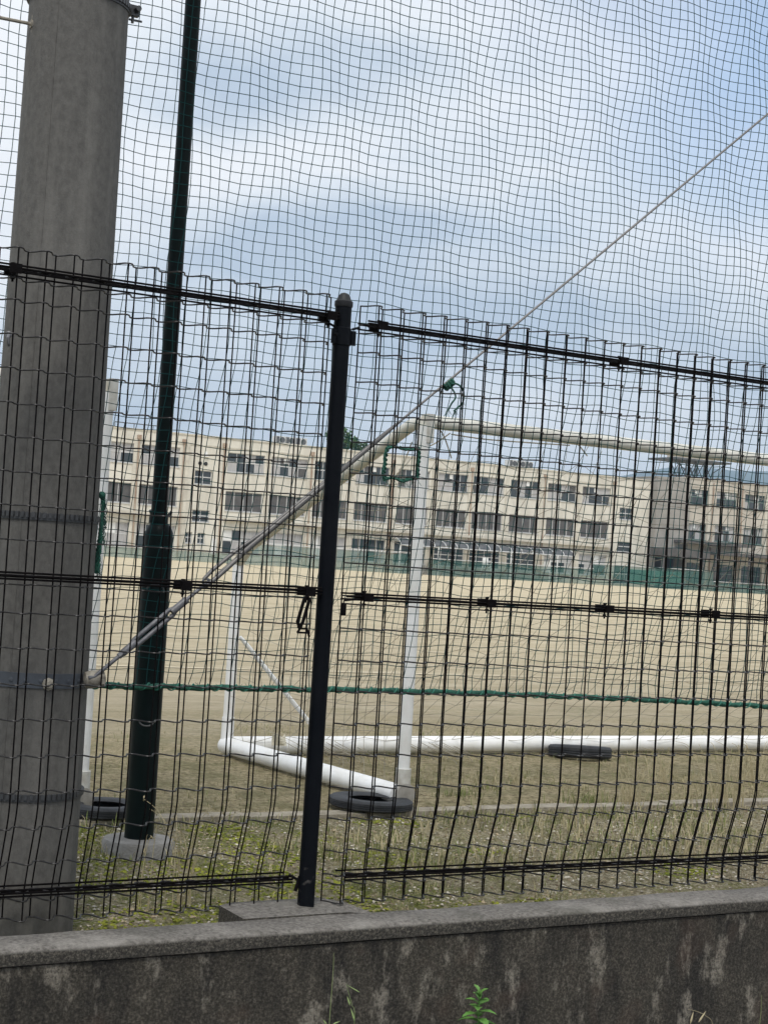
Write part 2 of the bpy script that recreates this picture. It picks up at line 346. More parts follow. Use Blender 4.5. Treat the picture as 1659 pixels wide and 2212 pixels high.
# ------------------------------------------------------------------ retaining wall
wl = thing('retaining_wall', (2.4, 4.4, -.46), 'low stained concrete retaining wall with a paler coping under the mesh fence', 'wall')
b = MB(); b.box(-8, 20, 4.307, 4.42, -.6, -.022); b.build('wall_face', M['wall'], wl)
b = MB()
sec = [(4.30, -.018), (4.297, .015), (4.302, .024), (4.316, .030), (4.455, .031), (4.458, .024), (4.458, -.2), (4.30, -.2)]
sec = [(4.30, -.016), (4.297, .014), (4.303, .024), (4.318, .030), (4.452, .031), (4.458, .024), (4.458, -.016)]
xx = [-8 + i * .05 for i in range(561)]; ns = len(sec)
for x in xx:
    for (y, z) in sec:
        w = .0025 * noise.noise((x * 6, y * 30, z * 30)) + .0015 * noise.noise((x * 22, y * 60, z * 60)); b.v.append((x, y + w, z + (w if z > 0 else 0)))
for i in range(len(xx) - 1):
    for j in range(ns):
        k = i * ns; b.f.append((k + j, k + ns + j, k + ns + (j + 1) % ns, k + (j + 1) % ns)); b.mi.append(0)
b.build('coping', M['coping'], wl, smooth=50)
b = MB()      # pad cast around the post foot, its right end sloping off
pts = [(2.10, 4.452), (2.47, 4.452), (2.66, 4.452), (2.60, 4.49), (2.53, 4.60), (2.47, 4.67), (2.16, 4.67), (2.10, 4.64)]
top = [(x, y, .036 if x < 2.5 else (.034 if x < 2.55 else .012)) for x, y in pts]
k = len(pts)
b.v += top + [(x, y, -.12) for x, y in pts] + [(2.33, 4.56, .041)]
for i in range(k): b.f.append((i + k, (i + 1) % k + k, (i + 1) % k, i)); b.mi.append(0)
for i in range(k): b.f.append((i, (i + 1) % k, 2 * k)); b.mi.append(0)
b.build('post_pad', M['coping'], wl)
# ------------------------------------------------------------------ fence
def yoff(x, z, left):
    amp = .078 if left else .012 + .06 * smooth01((x - 2.45) / .6)
    t = max(0, min(1, (.37 - z) / .24)); return amp * (t * .7 + .3 * smooth01(t))
def zfix(x, z, left): return z - (CZ - z) * yoff(x, z, left) / 4.55 * .9 - (0 if left else .012 * max(0, min(1.3, (x - 2.45) / 1.9)) * (1 - z / 2))
def wave(x, x0):
    c = cos(2 * pi * (x - x0) / .085); s = (1 if c > 0 else -1) * abs(c) ** .65
    return .0275 * (1 - s)
ROWS = [2.015] + [1.86 - .1005 * i for i in range(8)] + [.94 - .1046 * i for i in range(8)] + [.042]
RAILS = [1.946, 1.046, .125]
def panel(xa, xb, xF, left, label, firstB):
    t = thing('mesh_fence_panel', ((xa + xb) / 2, 4.58, .03), label, 'fence', 'panels of the black wire mesh fence')
    dz = .012 if left else 0
    b = MB()
    n0 = int(math.floor((xa - xF) / .0425)) - 1
    for i in range(n0, n0 + 120):
        x = xF + i * .0425
        if x < xa - .001 or x > xb + .001: continue
        yy = .055 if i % 2 else 0
        zs = [2.017 + dz, 1.5, 1.0, .70, .46, .38, .35, .32, .26, .20, .14, .12, .10, .04]
        b.tube([(x + .0012 * sin(i * 3.1 + z * 2), 4.55 + yy + yoff(x, z, left), zfix(x, z, left)) for z in zs], .0025 if left else .0028, 6)
    st = .0425 / 6
    b.cur = 1
    for z in ROWS + [r + d_ for r in RAILS for d_ in (-.023, .004)]:
        z += dz * smooth01(z); pts = []; q = xa
        k = 0
        while q <= xb + 1e-6:
            pts.append((q, 4.546 + wave(q, xF) + yoff(q, z, left), zfix(q, z, left) + .0012 * sin(q * 9 + z * 31))); q += st
        b.tube(pts, .0025, 6)
    b.build('wire_mesh', [M['wire'], M['wireh']], t, smooth=50)
    for r in RAILS:
        b = MB(); z = r + dz * smooth01(r)
        ra = xa - .002; rb = xb + .002
        if not left and r < .5: ra = xa + .05
        for (dy, dzz, rr) in ((-.010, .013, .0032), (.060, .011, .0030), (-.012, .004, .0036), (-.010, -.006, .0032), (.060, -.008, .0030), (.020, .002, .0042)):
            pts = [(q, 4.55 + dy + yoff(q, z, left), zfix(q, z, left) + dzz) for q in (ra, (ra * 2 + rb) / 3, (ra + 2 * rb) / 3, rb)]
            b.tube(pts, rr, 6)
        o = b.build('rail', M['wire'], t, smooth=50)
    return t
LP = panel(.36, 2.3435, 2.301, True, 'wire mesh fence panel left of the dark post, in front of the concrete pole', False)
RP = panel(2.4555, 4.96, 2.498, False, 'wire mesh fence panel right of the dark post, in front of the football goal', True)
def clip(parent, x, z, yo=0, w=.035):
    b = MB(); y = 4.55 + yo
    b.box(x - w / 2, x + w / 2, y - .024, y - .016, z - .012, z + .016); b.box(x - w / 2, x + w / 2, y + .038, y + .046, z - .012, z + .016)
    b.lathe([(.0075, 0), (.0075, .006)], (x, y + .010, z + .0165), 6); b.tube([(x, y + .01, z - .034), (x, y + .01, z + .018)], .0035, 6)
    b.lathe([(.007, 0), (.007, .007)], (x, y + .010, z - .026), 6)
    b.build('clamp', M['wire'], parent)
for x, z in ((2.315, 1.955), (1.27, 1.958), (2.30, 1.055), (1.87, 1.055)): clip(LP, x, z, yoff(x, z, True))
for x, z in ((2.505, 1.947), (3.51, 1.946), (2.515, 1.046), (3.0, 1.046), (3.51, 1.046), (4.01, 1.046)): clip(RP, x, z, yoff(x, z, False))
# hanging catch at the left panel's free end
b = MB(); c0 = at(663, 1292, 4.53); c1 = at(648, 1352, 4.53)
for s in (-1, 1):
    o = Vector((.0095 * s, 0, 0)); b.tube([c0 + Vector((.002 * s, 0, .006)), c0 + o + Vector((0, 0, -.006)), c1 + o + Vector((0, 0, .012)), c1 + Vector((.003 * s, 0, 0))], .0056, 8)
b.lathe([(.009, -.008), (.009, .008)], tuple(c1), 8)
p = at(656, 1362, 4.535); b.box(p.x - .022, p.x + .022, p.y - .004, p.y + .004, p.z - .010, p.z - .004); b.box(p.x - .013, p.x + .012, p.y - .004, p.y + .004, p.z + .003, p.z + .009)
b.tube([(p.x - .022, p.y, p.z - .007), (p.x - .013, p.y, p.z + .006)], .004, 6); b.tube([(p.x + .022, p.y, p.z - .02), (p.x + .012, p.y, p.z + .006)], .004, 6)
b.build('catch', M['wire'], LP, smooth=40)
b = MB(); p = at(742, 1316, 4.54)
b.box(p.x - .0085, p.x + .0085, p.y - .004, p.y + .004, p.z - .021, p.z + .019)
b.tube([(p.x, p.y, p.z + .018), (p.x, p.y, p.z + .028), (p.x + .03, p.y, p.z + .032), (p.x + .06, p.y, p.z + .034)], .003, 6)
b.build('hanging_tag', M['wire'], RP)
b = MB(); p = at(625, 1890, 4.62); q = at(668, 1905, 4.55)
b.tube([p, (p + q) / 2 + Vector((0, 0, -.006)), q], .0045, 8); p = at(648, 1893, 4.57); q = at(638, 1925, 4.57); b.tube([p, q], .006, 8)
b.build('tie_bracket', M['wire'], LP, smooth=40)
# posts
def fpost(x, label):
    t = thing('fence_post', (x, 4.565, .035), label, 'post', 'posts of the mesh fence')
    b = MB(); b.lathe([(.0275, -.02), (.0275, .13)], (x, 4.565, .035), 28); b.build('post_foot', M['scuff'], t, smooth=40)
    b = MB(); b.lathe([(.0275, .1655), (.0273, 2.0)], (x, 4.565, 0), 28); b.build('post_tube', M['post'], t, smooth=40)
    b = MB(); b.lathe([(.029, 1.996), (.0305, 2.001), (.0305, 2.014), (.024, 2.020), (.019, 2.034), (.012, 2.041), (.003, 2.044)], (x, 4.565, 0), 28); b.build('cap', M['capdark'], t, smooth=40)
    b = MB(); b.lathe([(.0275, 1.868), (.0305, 1.870), (.0305, 1.925), (.0275, 1.928)], (x, 4.565, 0), 24)
    for s in (-1, 1): b.box(x + s * .036 - .008, x + s * .036 + .008, 4.548, 4.556, 1.872, 1.92); b.tube([(x + s * .03, 4.552, 1.925), (x + s * .058, 4.552, 1.935)], .004, 6)
    b.lathe([(.006, 0), (.006, .012)], (x - .036, 4.54, 1.90), 6, (0, -1, 0))
    b.build('bracket', M['post'], t, smooth=40)
    return t
fpost(2.372, 'dark round fence post with domed cap standing on the concrete pad')
# ------------------------------------------------------------------ utility pole
PX, PY = at(172, 20, 4.92).x, 4.92
t = thing('utility_pole', (PX, PY, -.1), 'thick grey tapered concrete utility pole with metal bands behind the fence', 'pole')
def pr(z): return .1775 - z / 150
b = MB(); b.lathe([(pr(z), z) for z in (-.35, 0, 1, 2, 3, 4, 5, 7, 9)], (PX, PY, 0), 64); b.build('shaft', M['pole'], t, smooth=40)
for da in (-.42, pi - .42):
    an = -pi / 2 - radians(17) + da; b = MB(); b.tube([(PX + (pr(z) + .0002) * cos(an), PY + (pr(z) + .0002) * sin(an), z) for z in (-.3, 2, 5, 9)], .0018, 5); b.build('mould_seam', M['pole'], t)
def band(z, toothed, mat_=M['dsteel'], h=.022, lugs=0):
    b = MB(); r = pr(z)
    b.lathe([(r + .0005, z - h / 2), (r + .004, z - h / 2), (r + .004, z + h / 2), (r + .0005, z + h / 2)], (PX, PY, 0), 64)
    if toothed:
        for k in range(64):
            a = 2 * pi * k / 64
            for zz in (z + .002,):
                c = Vector((PX + (r + .006) * cos(a), PY + (r + .006) * sin(a), zz)); q = Matrix.Rotation(a, 3, 'Z')
                k0 = len(b.v)
                for dx in (-.003, .003):
                    for dy in (-.0052, .0052):
                        for dz in (-.006, .011): b.v.append(tuple(c + q @ Vector((dx, dy, dz))))
                for f in ((0, 1, 3, 2), (4, 6, 7, 5), (0, 4, 5, 1), (2, 3, 7, 6), (0, 2, 6, 4), (1, 5, 7, 3)): b.f.append(tuple(k0 + i for i in f)); b.mi.append(0)
    else:
        for k in range(24):
            a = 2 * pi * k / 24 + .1
            b.lathe([(.007, 0), (.0075, .0015), (.003, .003)], (PX + (r + .004) * cos(a), PY + (r + .004) * sin(a), z), 8, (cos(a), sin(a), 0))
    return b.build('steel_band', mat_, t, smooth=40)
band(2.905, True, h=.022); band(1.243, True); band(.735, False, M['bband'], .046); band(.372, True)
def lug(px, py, z, s, m=M['dsteel']):
    p = at(px, py, PY - .03); b = MB()
    b.box(p.x - s * .5, p.x + s * .5, p.y - s * .3, p.y + s * .3, z - s * .6, z + s * .5)
    b.lathe([(s * .3, -s * .9), (s * .3, s * .9)], (p.x + s * .15, p.y - .005, z), 8, (0, 1, 0)); b.lathe([(s * .16, -s * 1.3), (s * .16, s * .4)], (p.x - s * .1, p.y, z), 8)
    b.tube([(p.x - s * .5, p.y, z - s), (p.x + s * .9, p.y, z - s * .95)], s * .12, 6)
    return b.build('band_bolt', m, t, smooth=40)
lug(290, 30, at(290, 30, PY).z, .032); lug(222, 1128, at(222, 1128, PY).z, .018)
b = MB(); p = at(210, 1468, 4.76); k = .024       # worn clamp that takes the guy wire
b.lathe([(.010, -.034), (.025, -.030), (.029, -.012), (.028, .014), (.025, .030), (.012, .034)], tuple(p + Vector((-.004, .01, 0))), 12, (.95, -.1, .1))
b.lathe([(.009, 0), (.009, .012)], tuple(p + Vector((.012, -.018, -.004))), 6, (0, -1, 0)); b.build('guy_clamp', M['clampc'], t, smooth=35)
b = MB(); p = at(105, 1478, PY - pr(.73) - .004)
b.lathe([(.020, 0), (.020, .006), (.012, .010), (.011, .018), (.004, .020)], tuple(p), 8, (0, -1, 0)); b.build('band_bolt', M['clampc'], t, smooth=35)
b = MB(); p = at(70, 52, PY - .02); q = at(-60, 26, PY - .05); b.tube([q, p], .0055, 8)
b.lathe([(.014, -.005), (.014, .006)], tuple(p), 10, (1, 0, 0)); b.tube([p + Vector((.004, 0, .028)), p + Vector((.004, 0, -.028))], .006, 8); b.build('step_rod', M['clampc'], t, smooth=40)
b = MB(); p = at(19, 734, PY - pr(1.9) * .86); b.lathe([(.011, 0), (.011, .004), (.007, .006)], tuple(p + Vector((0, 0, .016))), 8, (-.5, -.85, 0))
b.tube([p + Vector((0, -.006, .018)), p + Vector((-.006, -.016, .004)), p + Vector((-.003, -.014, -.012)), p + Vector((0, -.005, -.018))], .005, 6); b.build('step_bolt', M['galv'], t, smooth=40)
# ------------------------------------------------------------------ guy wire
gw = thing('guy_wire', (1.67, 4.75, .751), 'taut grey guy wire rising from the concrete pole to the upper right', 'wire')
A = Vector((1.67, 4.75, .751)); D = Vector((2.663, 0, 2.313)).normalized(); P = D.cross(Vector((0, 1, 0)))
def on(x): return A + D * ((x - A.x) / D.x)
b = MB(); b.tube([on(2.06), on(4), on(7.2)], .0042, 8); b.build('cable', M['cable'], gw, smooth=60)
b = MB(); b.tube([on(2.13), on(2.15), on(2.64), on(2.72)], [.005, .0105, .0088, .0045], 10); b.tube([on(2.03) + P * .016, on(2.06) + P * .021, on(2.14) + P * .020, on(2.22) + P * .010, on(2.45) + P * .007], .0065, 8)
b.tube([on(2.02) - P * .006, on(2.06) - P * .008, on(2.14) - P * .004, on(2.22)], .0078, 8); b.build('wire_grip', M['cable'], gw, smooth=60)
b = MB(); c = on(2.03)
b.tube([c + D * .012 * cos(a) + P * (.005 + .012 * sin(a)) for a in [pi * .4 * k for k in range(6)]], .0045, 8)
b.tube([on(1.955), on(2.035)], .006, 8); b.build('thimble', M['galv'], gw, smooth=60)
b = MB()
for s in (-1, 1): b.tube([on(1.778), on(1.80) + P * .0105 * s, on(1.915) + P * .0105 * s, on(1.935)], .0072, 8)
b.tube([on(1.915), on(1.965)], .0125, 10); b.tube([on(1.758), on(1.80)], .0125, 10); b.build('turnbuckle', M['galv'], gw, smooth=50)
b = MB(); b.tube([A + Vector((-.02, 0, -.004)), A, on(1.765)], .0065, 8); b.lathe([(.010, -.008), (.010, .008)], tuple(on(1.752)), 6, D); b.build('eye_rod', M['galv'], gw, smooth=50)
# knotted cord on the wire
cw = Vector((2.909, 4.75, 1.812))
b = MB()
def cord(b, pts, r, n=6): b.tube(pts, r, n)
def px_path(L, Y): return [at(x, y, Y) for x, y in L]
def bez(pts, n=4):
    P_ = [Vector(p) for p in pts]; o = []
    for i in range(len(P_) - 1):
        p0 = P_[max(i - 1, 0)]; p1 = P_[i]; p2 = P_[i + 1]; p3 = P_[min(i + 2, len(P_) - 1)]
        for k in range(n):
            t = k / n; o.append(.5 * ((2 * p1) + (p2 - p0) * t + (2 * p0 - 5 * p1 + 4 * p2 - p3) * t * t + (3 * p1 - p0 - 3 * p2 + p3) * t ** 3))
    return o + [P_[-1]]
for k in range(4): b.tube([cw + D * (-.018 + .011 * k) + P * .011 * cos(a) + Vector((0, .011 * sin(a), 0)) for a in [pi / 4 * j for j in range(9)]], .0052, 6)
b.tube(bez(px_path([(967, 832), (978, 842), (984, 858), (975, 872), (968, 886)], 4.735)), .0034, 6)
b.tube(bez(px_path([(975, 828), (990, 831), (1001, 845), (1000, 868), (989, 880), (980, 888)], 4.735)), .0034, 6)
for i in range(26):
    e0 = at(968, 884, 4.735) if i % 2 else at(982, 886, 4.735); e1 = e0 + Vector((random.uniform(-.014, .016), random.uniform(-.01, .01), random.uniform(-.035, -.008))); b.tube([e0, e1], .0009, 3)
for i in range(10):
    e0 = at(1000, 866, 4.735); b.tube([e0, e0 + Vector((random.uniform(-.006, .014), 0, random.uniform(-.05, -.01)))], .0008, 3)
tag(b.build('knotted_cord', M['rope'], smooth=60), 'frayed green cord knotted round the guy wire', 'cord')
# ------------------------------------------------------------------ green tall pole
GX, GY = 2.283, 5.85
t = thing('net_pole', (GX, GY, -.06), 'tall dark green stepped steel pole standing in a round concrete ring', 'pole')
b = MB(); b.lathe([(.057, -.03), (.057, 1.205), (.055, 1.228), (.046, 1.25), (.036, 1.262)], (GX, GY, 0), 32); b.build('lower_tube', M['gpole'], t, smooth=40)
b = MB(); b.lathe([(.038, 1.262), (.038, 1.285), (.0335, 1.305)], (GX - .006, GY, 0), 28); b.lathe([(.0315, 1.305), (.0310, 7.5)], (GX - .006, GY, 0), 28); b.build('upper_tube', M['gpole'], t, smooth=40)
for s in (-1, 1): b = MB(); b.tube([(GX - .006 + s * .033, GY - .01, 1.292), (GX - .006 + s * .045, GY - .02, 1.312)], .006, 6); b.build('bolt', M['dsteel'], t)
for z, r in ((1.0, .028), (.487, .024)):
    pts = []
    for k in range(13):
        a = pi * k / 12 if z > .9 else pi + pi * k / 12
        dx = r * 1.2 * cos(a); dz = r * .8 * sin(a); ang = -pi / 2 - radians(21) + dx / .057
        pts.append((GX + .0575 * cos(ang), GY + .0575 * sin(ang), z + dz + (0 if z > .9 else .0)))
    b = MB(); b.tube(pts, .0036, 6); b.build('weld_hook', M['dsteel'], t)
b = MB(); b.lathe([(.145, -.14), (.143, -.012), (.136, .0), (.058, .004)], (GX, GY, .02), 40); b.build('concrete_ring', M['ring'], t, smooth=40)
# ------------------------------------------------------------------ safety net
NY = 5.775; MS = .0445
t = thing('safety_net', (3.4, NY, .62), 'tall green square-mesh ball-stop net hung between the poles above its bottom rope', 'net')
def ropez(x): return .626 - .002 * max(0, x - 2.05) - .0062 * max(0, x - 3.0) ** 2 * 1.2
i0, i1, j1 = 0, 122, 84
nodes = {}
for i in range(i0, i1):
    for j in range(j1):
        x = 1.0 + i * MS; z = .645 + j * MS
        if j == 0: z = .637
        zz = z + (ropez(x) - .626) * max(0, 1 - j / 10)
        skew = .085 * min(z - .64, 1.3) + .03 * (z - .64) - .05
        ph = 2 * pi * (x / .355 + z / .95); ph2 = 2 * pi * (x / .9 - z / .7)
        yy = NY + .012 * sin(ph) + .010 * sin(ph2)
        zz += .0052 * sin(ph + 1.1) + .004 * sin(ph2 + .5) + random.uniform(-.0012, .0012)
        x2 = x + skew + .0045 * sin(ph + 2) + random.uniform(-.0012, .0012)
        if j == 0: zz = ropez(x2) + .006; yy = NY
        if 2.15 < x2 < 2.42: yy = min(yy, GY - (.060 if z < 1.27 else .045))
        nodes[i, j] = Vector((x2, yy, zz))
b = MB()
for i in range(i0, i1): b.tube([nodes[i, j] for j in range(j1)], .0016, 4, False)
for j in range(1, j1): b.tube([nodes[i, j] for i in range(i0, i1)], .0016, 4, False)
for i in range(i0, i1):
    for j in range(1, j1):
        p = nodes[i, j]; k = len(b.v); r = .0030
        b.v += [(p.x + r, p.y, p.z), (p.x, p.y, p.z + r), (p.x - r, p.y, p.z), (p.x, p.y, p.z - r), (p.x, p.y - r, p.z), (p.x, p.y + r, p.z)]
        for f in ((0, 1, 4), (1, 2, 4), (2, 3, 4), (3, 0, 4), (1, 0, 5), (2, 1, 5), (3, 2, 5), (0, 3, 5)): b.f.append(tuple(k + q for q in f)); b.mi.append(0)
b.build('netting', M['net'], t)
b = MB(); pts = [(1.0 + k * .02, NY - .014 + .003 * sin(k * .7), ropez(1.0 + k * .02) + .0025 * sin(k * .5)) for k in range(262)]
b.tube(pts, [.0112 + .0016 * sin(k * 1.3) + .001 * sin(k * .37) for k in range(262)], 10)
for k in range(900):
    x = random.uniform(1.0, 6.2); a = random.uniform(0, 6.28); p = Vector((x, NY - .014 + .011 * cos(a), ropez(x) + .011 * sin(a)))
    b.tube([p, p + Vector((random.uniform(-.008, .008), .004 * cos(a), random.uniform(-.006, .012)))], .0008, 3, False)
b.build('bottom_rope', M['rope'], t, smooth=60)
b = MB(); pts = []
for k in range(1200):
    x = 1.0 + k * .0043; a = 2 * pi * x / .062; rr = .0135 if sin(a) > -.2 else .0125; pts.append((x, NY - .014 - rr * cos(a) * 1.0, ropez(x) + rr * sin(a)))
b.tube(pts, .0030, 5); b.build('lacing', M['lace'], t, smooth=60)
# patch of thick rope laced in the net, and the cord beside the concrete pole
b = MB()
for L in ([(838, 966), (833, 985), (832, 1005), (829, 1022), (831, 1036)], [(836, 967), (853, 964), (872, 969), (893, 970), (904, 968)], [(904, 970), (905, 990), (902, 1008), (903, 1026)], [(831, 1034), (850, 1031), (868, 1038), (885, 1034), (903, 1031)]):
    P1 = bez(px_path(L, NY - .015), 6)
    for q in range(2): b.tube([p + Vector((.006 * cos(k * 1.1 + q * 3.1), .004 * sin(k * 1.1 + q * 3), .005 * sin(k * 1.1 + q * 3.1))) for k, p in enumerate(P1)], .0082 if L[0][0] < 837 and L[0][1] == 966 else .0052, 6)
for i in range(40):
    e0 = at(random.choice((833, 850, 870, 893)) + random.uniform(-6, 6), random.choice((1034, 1036)), NY - .02); b.tube([e0, e0 + Vector((random.uniform(-.03, .03), random.uniform(-.02, .0), random.uniform(-.04, .015)))], .0010, 3)
tag(b.build('rope_patch', M['rope'], smooth=60), 'square of thick green rope tied into the net beside the goal corner', 'rope')
b = MB()
P1 = bez(px_path([(221, 1066), (224, 1085), (222, 1110), (219, 1140), (217, 1165), (213, 1195), (210, 1238)], 4.86), 8)
for q in range(3): b.tube([p + Vector((.005 * cos(k * .8 + q * 2.1), .005 * sin(k * .9 + q * 2), 0)) for k, p in enumerate(P1)], .0042, 6)
b.lathe([(.004, -.012), (.012, -.006), (.013, .004), (.006, .012)], tuple(at(221, 1070, 4.86)), 10)
for i in range(60):
    e0 = random.choice(P1); b.tube(bez([e0, e0 + Vector((random.uniform(.0, .02), 0, -.012)), e0 + Vector((random.uniform(-.006, .018), 0, -.032))], 3), .0009, 3)
tag(b.build('frayed_rope', M['rope'], smooth=60), 'frayed green rope hanging down the edge of the concrete pole', 'rope')
# ------------------------------------------------------------------ goals
def goal(ox, oy, label, net=True):
    t = thing('football_goal', (ox, oy, 0), label, 'goal', 'white football goals behind the net')
    W_, H, DP = 5.0, 1.862, 1.70
    bx = lambda x, y, z: (ox + x, oy + y, z)
    for k, x in enumerate((0, W_)):
        b = MB(); b.tube([bx(x, 0, .17), bx(x, 0, H - .03)], .031, 16); b.build('front_post', M['white'], t, smooth=40)
        b = MB(); b.tube([bx(x, 0, .02), bx(x, 0, .175)], .040, 16); b.build('post_sleeve', M['sleeve'], t, smooth=40)
        b = MB(); b.tube([bx(x - .17, DP, 1.10), bx(x - .17, DP, .20)], .031, 16); b.build('rear_post', M['white'], t, smooth=40)
        b = MB(); b.tube([bx(x - .17, DP, .22), bx(x - .17, DP, .05)], .036, 16); b.build('post_sleeve', M['white'], t, smooth=40)
        b = MB(); b.tube([bx(x - .03, -.02, .055), bx(x - .175, DP + .01, .06)], .048, 20); b.build('side_bar', M['white'], t, smooth=40)
        b = MB(); b.lathe([(.046, 0), (.056, .002), (.056, .012), (.05, .014)], bx(x - .005, -.035, .052), 20, (.15, -1, 0)); b.build('end_cap', M['capend'], t, smooth=40)
        b = MB(); b.tube([bx(x, 0, H - .01), bx(x - .012, .10, H - .02), bx(x - .16, DP - .12, 1.20), bx(x - .17, DP, 1.10)], .031, 16); b.build('stay', M['crossbar'], t, smooth=60)
        s = -1 if k else 1
        b = MB(); b.tube([bx(x - .17 + s * .04, DP, .68), bx(x - .17 + s * .10, DP, .62), bx(x - .17 + s * .52, DP, .19)], [.010, .014, .014], 10); b.build('brace', M['white'], t, smooth=40)
        b = MB(); b.box(ox + x - .002, ox + x + .036, oy - .036, oy + .034, H - .11, H + .030); b.build('corner_joint', M['sleeve'], t)
    b = MB(); b.tube([bx(.035, 0, H - .005), bx(W_ - .035, 0, H - .005)], .034, 16); b.build('crossbar', M['crossbar'], t, smooth=40)
    b = MB(); b.tube([bx(.16 - .30, DP, .06), bx(W_ - .17, DP, .06)], .05, 20); b.build('rear_bar', M['white'], t, smooth=40)
    if net:
        b = MB(); rnd = random.Random(3); ms = .125
        n = int(W_ / ms); m_ = 18; nd = {}
        for i in range(n + 1):
            for j in range(m_ + 1):
                v = j / m_; x = i * ms + .02 * sin(j * 1.7 + i) - .17 * v
                yy = .05 + (DP - .1) * (v ** 1.25); z = (H - .03) * (1 - v) ** .95 + .10 * v - .12 * sin(pi * v) - .07 * abs(sin(pi * i / 4)) * (1 - v) ** 2 * (1 if j else 0)
                nd[i, j] = Vector(bx(x + rnd.uniform(-.02, .02), yy + rnd.uniform(-.02, .02), z + rnd.uniform(-.02, .02)))
        for i in range(n + 1):
            if rnd.random() < .9: b.tube(bez([nd[i, j] for j in range(m_ + 1)], 2), .0016, 3, False)
        for j in range(1, m_ + 1):
            b.tube(bez([nd[i, j] for i in range(n + 1)], 2), .0016, 3, False)
        for xo in (0, W_):      # side panels
            for k in range(13):
                v = k / 13; y0 = .04 + (DP - .1) * v; ztop = (H - .05) + (1.1 - H) * v
                b.tube(bez([bx(xo - .17 * v + rnd.uniform(-.03, .03), y0 + rnd.uniform(-.04, .04), ztop * q / 6 + .08 * (1 - q / 6)) for q in range(7)], 2), .0016, 3, False)
            for k in range(1, 13):
                z = .10 + k * .125; ymax = DP - .1 if z < 1.1 else (DP - .1) * (H - z) / (H - 1.1)
                if ymax > .15: b.tube(bez([bx(xo - .17 * v + .04 * sin(v * 9 + k), .03 + (ymax - .03) * v, z - .06 * sin(pi * v)) for v in [q / 6 for q in range(7)]], 2), .0016, 3, False)
        for k in range(30):     # slack loops lying on the rear bar and side bar
            x = rnd.uniform(.1, 1.2); v = rnd.random()
            p = Vector(bx(x, DP - .05 - .3 * rnd.random(), .09)); b.tube(bez([p, p + Vector((.05, -.06, -.03)), p + Vector((.10, -.14, -.06)), p + Vector((.07, -.22, -.07))], 3), .0018, 3, False)
        b.build('goal_net', M['string'], t)
        b = MB()                 # dirty knot cords near the corner
        for L in ([(922, 905), (955, 935), (975, 990)], [(890, 955), (870, 1005), (850, 1040)], [(925, 965), (945, 955), (972, 936)], [(975, 938), (1060, 950), (1230, 962)], [(1235, 950), (1250, 962), (1268, 985)]):
            b.tube(bez([at(x_, y_, oy + .12) for x_, y_ in L], 4), .0035, 5)
        b.build('net_cord', M['string'], t)
    return t
goal(at(866, 1740, 6.54).x, 6.54, 'white football goal right of the dark post with netting and its crossbar running off right')
goal(at(187, 1700, 6.60).x - 5.025, 6.60, 'white football goal mostly hidden behind the concrete utility pole', False)
def tyre(x, y, z, R0, h, label, tilt=(0, 0, 0)):
    b = MB(); w = h / 2; prof = []
    for rr, zz in ((R0 * .52, -w * .62), (R0 * .60, -w * .92), (R0 * .80, -w), (R0 * .94, -w * .92), (R0, -w * .6), (R0 * 1.0, -w * .35), (R0 * .975, -w * .33), (R0 * .975, -w * .22), (R0 * 1.005, -w * .2), (R0 * 1.005, w * .0), (R0 * .975, w * .02), (R0 * .975, w * .12), (R0, w * .15), (R0, w * .6), (R0 * .94, w * .92), (R0 * .80, w), (R0 * .60, w * .92), (R0 * .52, w * .62), (R0 * .56, w * .5), (R0 * .80, w * .1), (R0 * .80, -w * .1), (R0 * .56, -w * .5), (R0 * .52, -w * .62)): prof.append((rr, zz))
    n = 48; k0 = 0
    for r, zz in prof:
        for j in range(n): b.v.append((r * cos(2 * pi * j / n), r * sin(2 * pi * j / n), zz))
    for i in range(len(prof) - 1):
        for j in range(n): b.f.append((i * n + j, i * n + (j + 1) % n, (i + 1) * n + (j + 1) % n, (i + 1) * n + j)); b.mi.append(0)
    o = b.build('tyre', M['rubber'], smooth=35); o.location = (x, y, z); o.rotation_euler = tilt
    return tag(o, label, 'tyre', 'old tyres weighing down the goals')
p = gnd(800, 1742, .0); tyre(3.69, 6.50, .024, .200, .048, 'old black tyre flat under the near end of the side bar', (0, radians(1.5), 0))
p = gnd(235, 1750, 0); tyre(at(212, 1755, 6.50).x + .03, 6.50, .026, .175, .050, 'black tyre on the ground beside the foot of the left goal', (0, 0, 0))
p = gnd(1238, 1632, 0); tyre(p.x - .02, 8.03, .038, .20, .078, 'black tyre lying by the long rear ground bar', (radians(-5), radians(2.5), 0))
p = at(598, 1596, 8.18); b = MB()
for i in range(6):
    for j in range(4):
        f = lambda u, v: (p.x - .04 + u * .085, p.y + .012 * sin(u * 5 + v * 3) - .03, p.z - .035 + v * .06 + .010 * sin(u * 7) * v)
        b.quad(f(i / 6, j / 4), f((i + 1) / 6, j / 4), f((i + 1) / 6, (j + 1) / 4), f(i / 6, (j + 1) / 4))
o = b.build('rag', M['cloth']); so_ = o.modifiers.new('s', 'SOLIDIFY'); so_.thickness = .003
tag(o, 'small pale torn rag draped on the rear ground bar', 'rag')
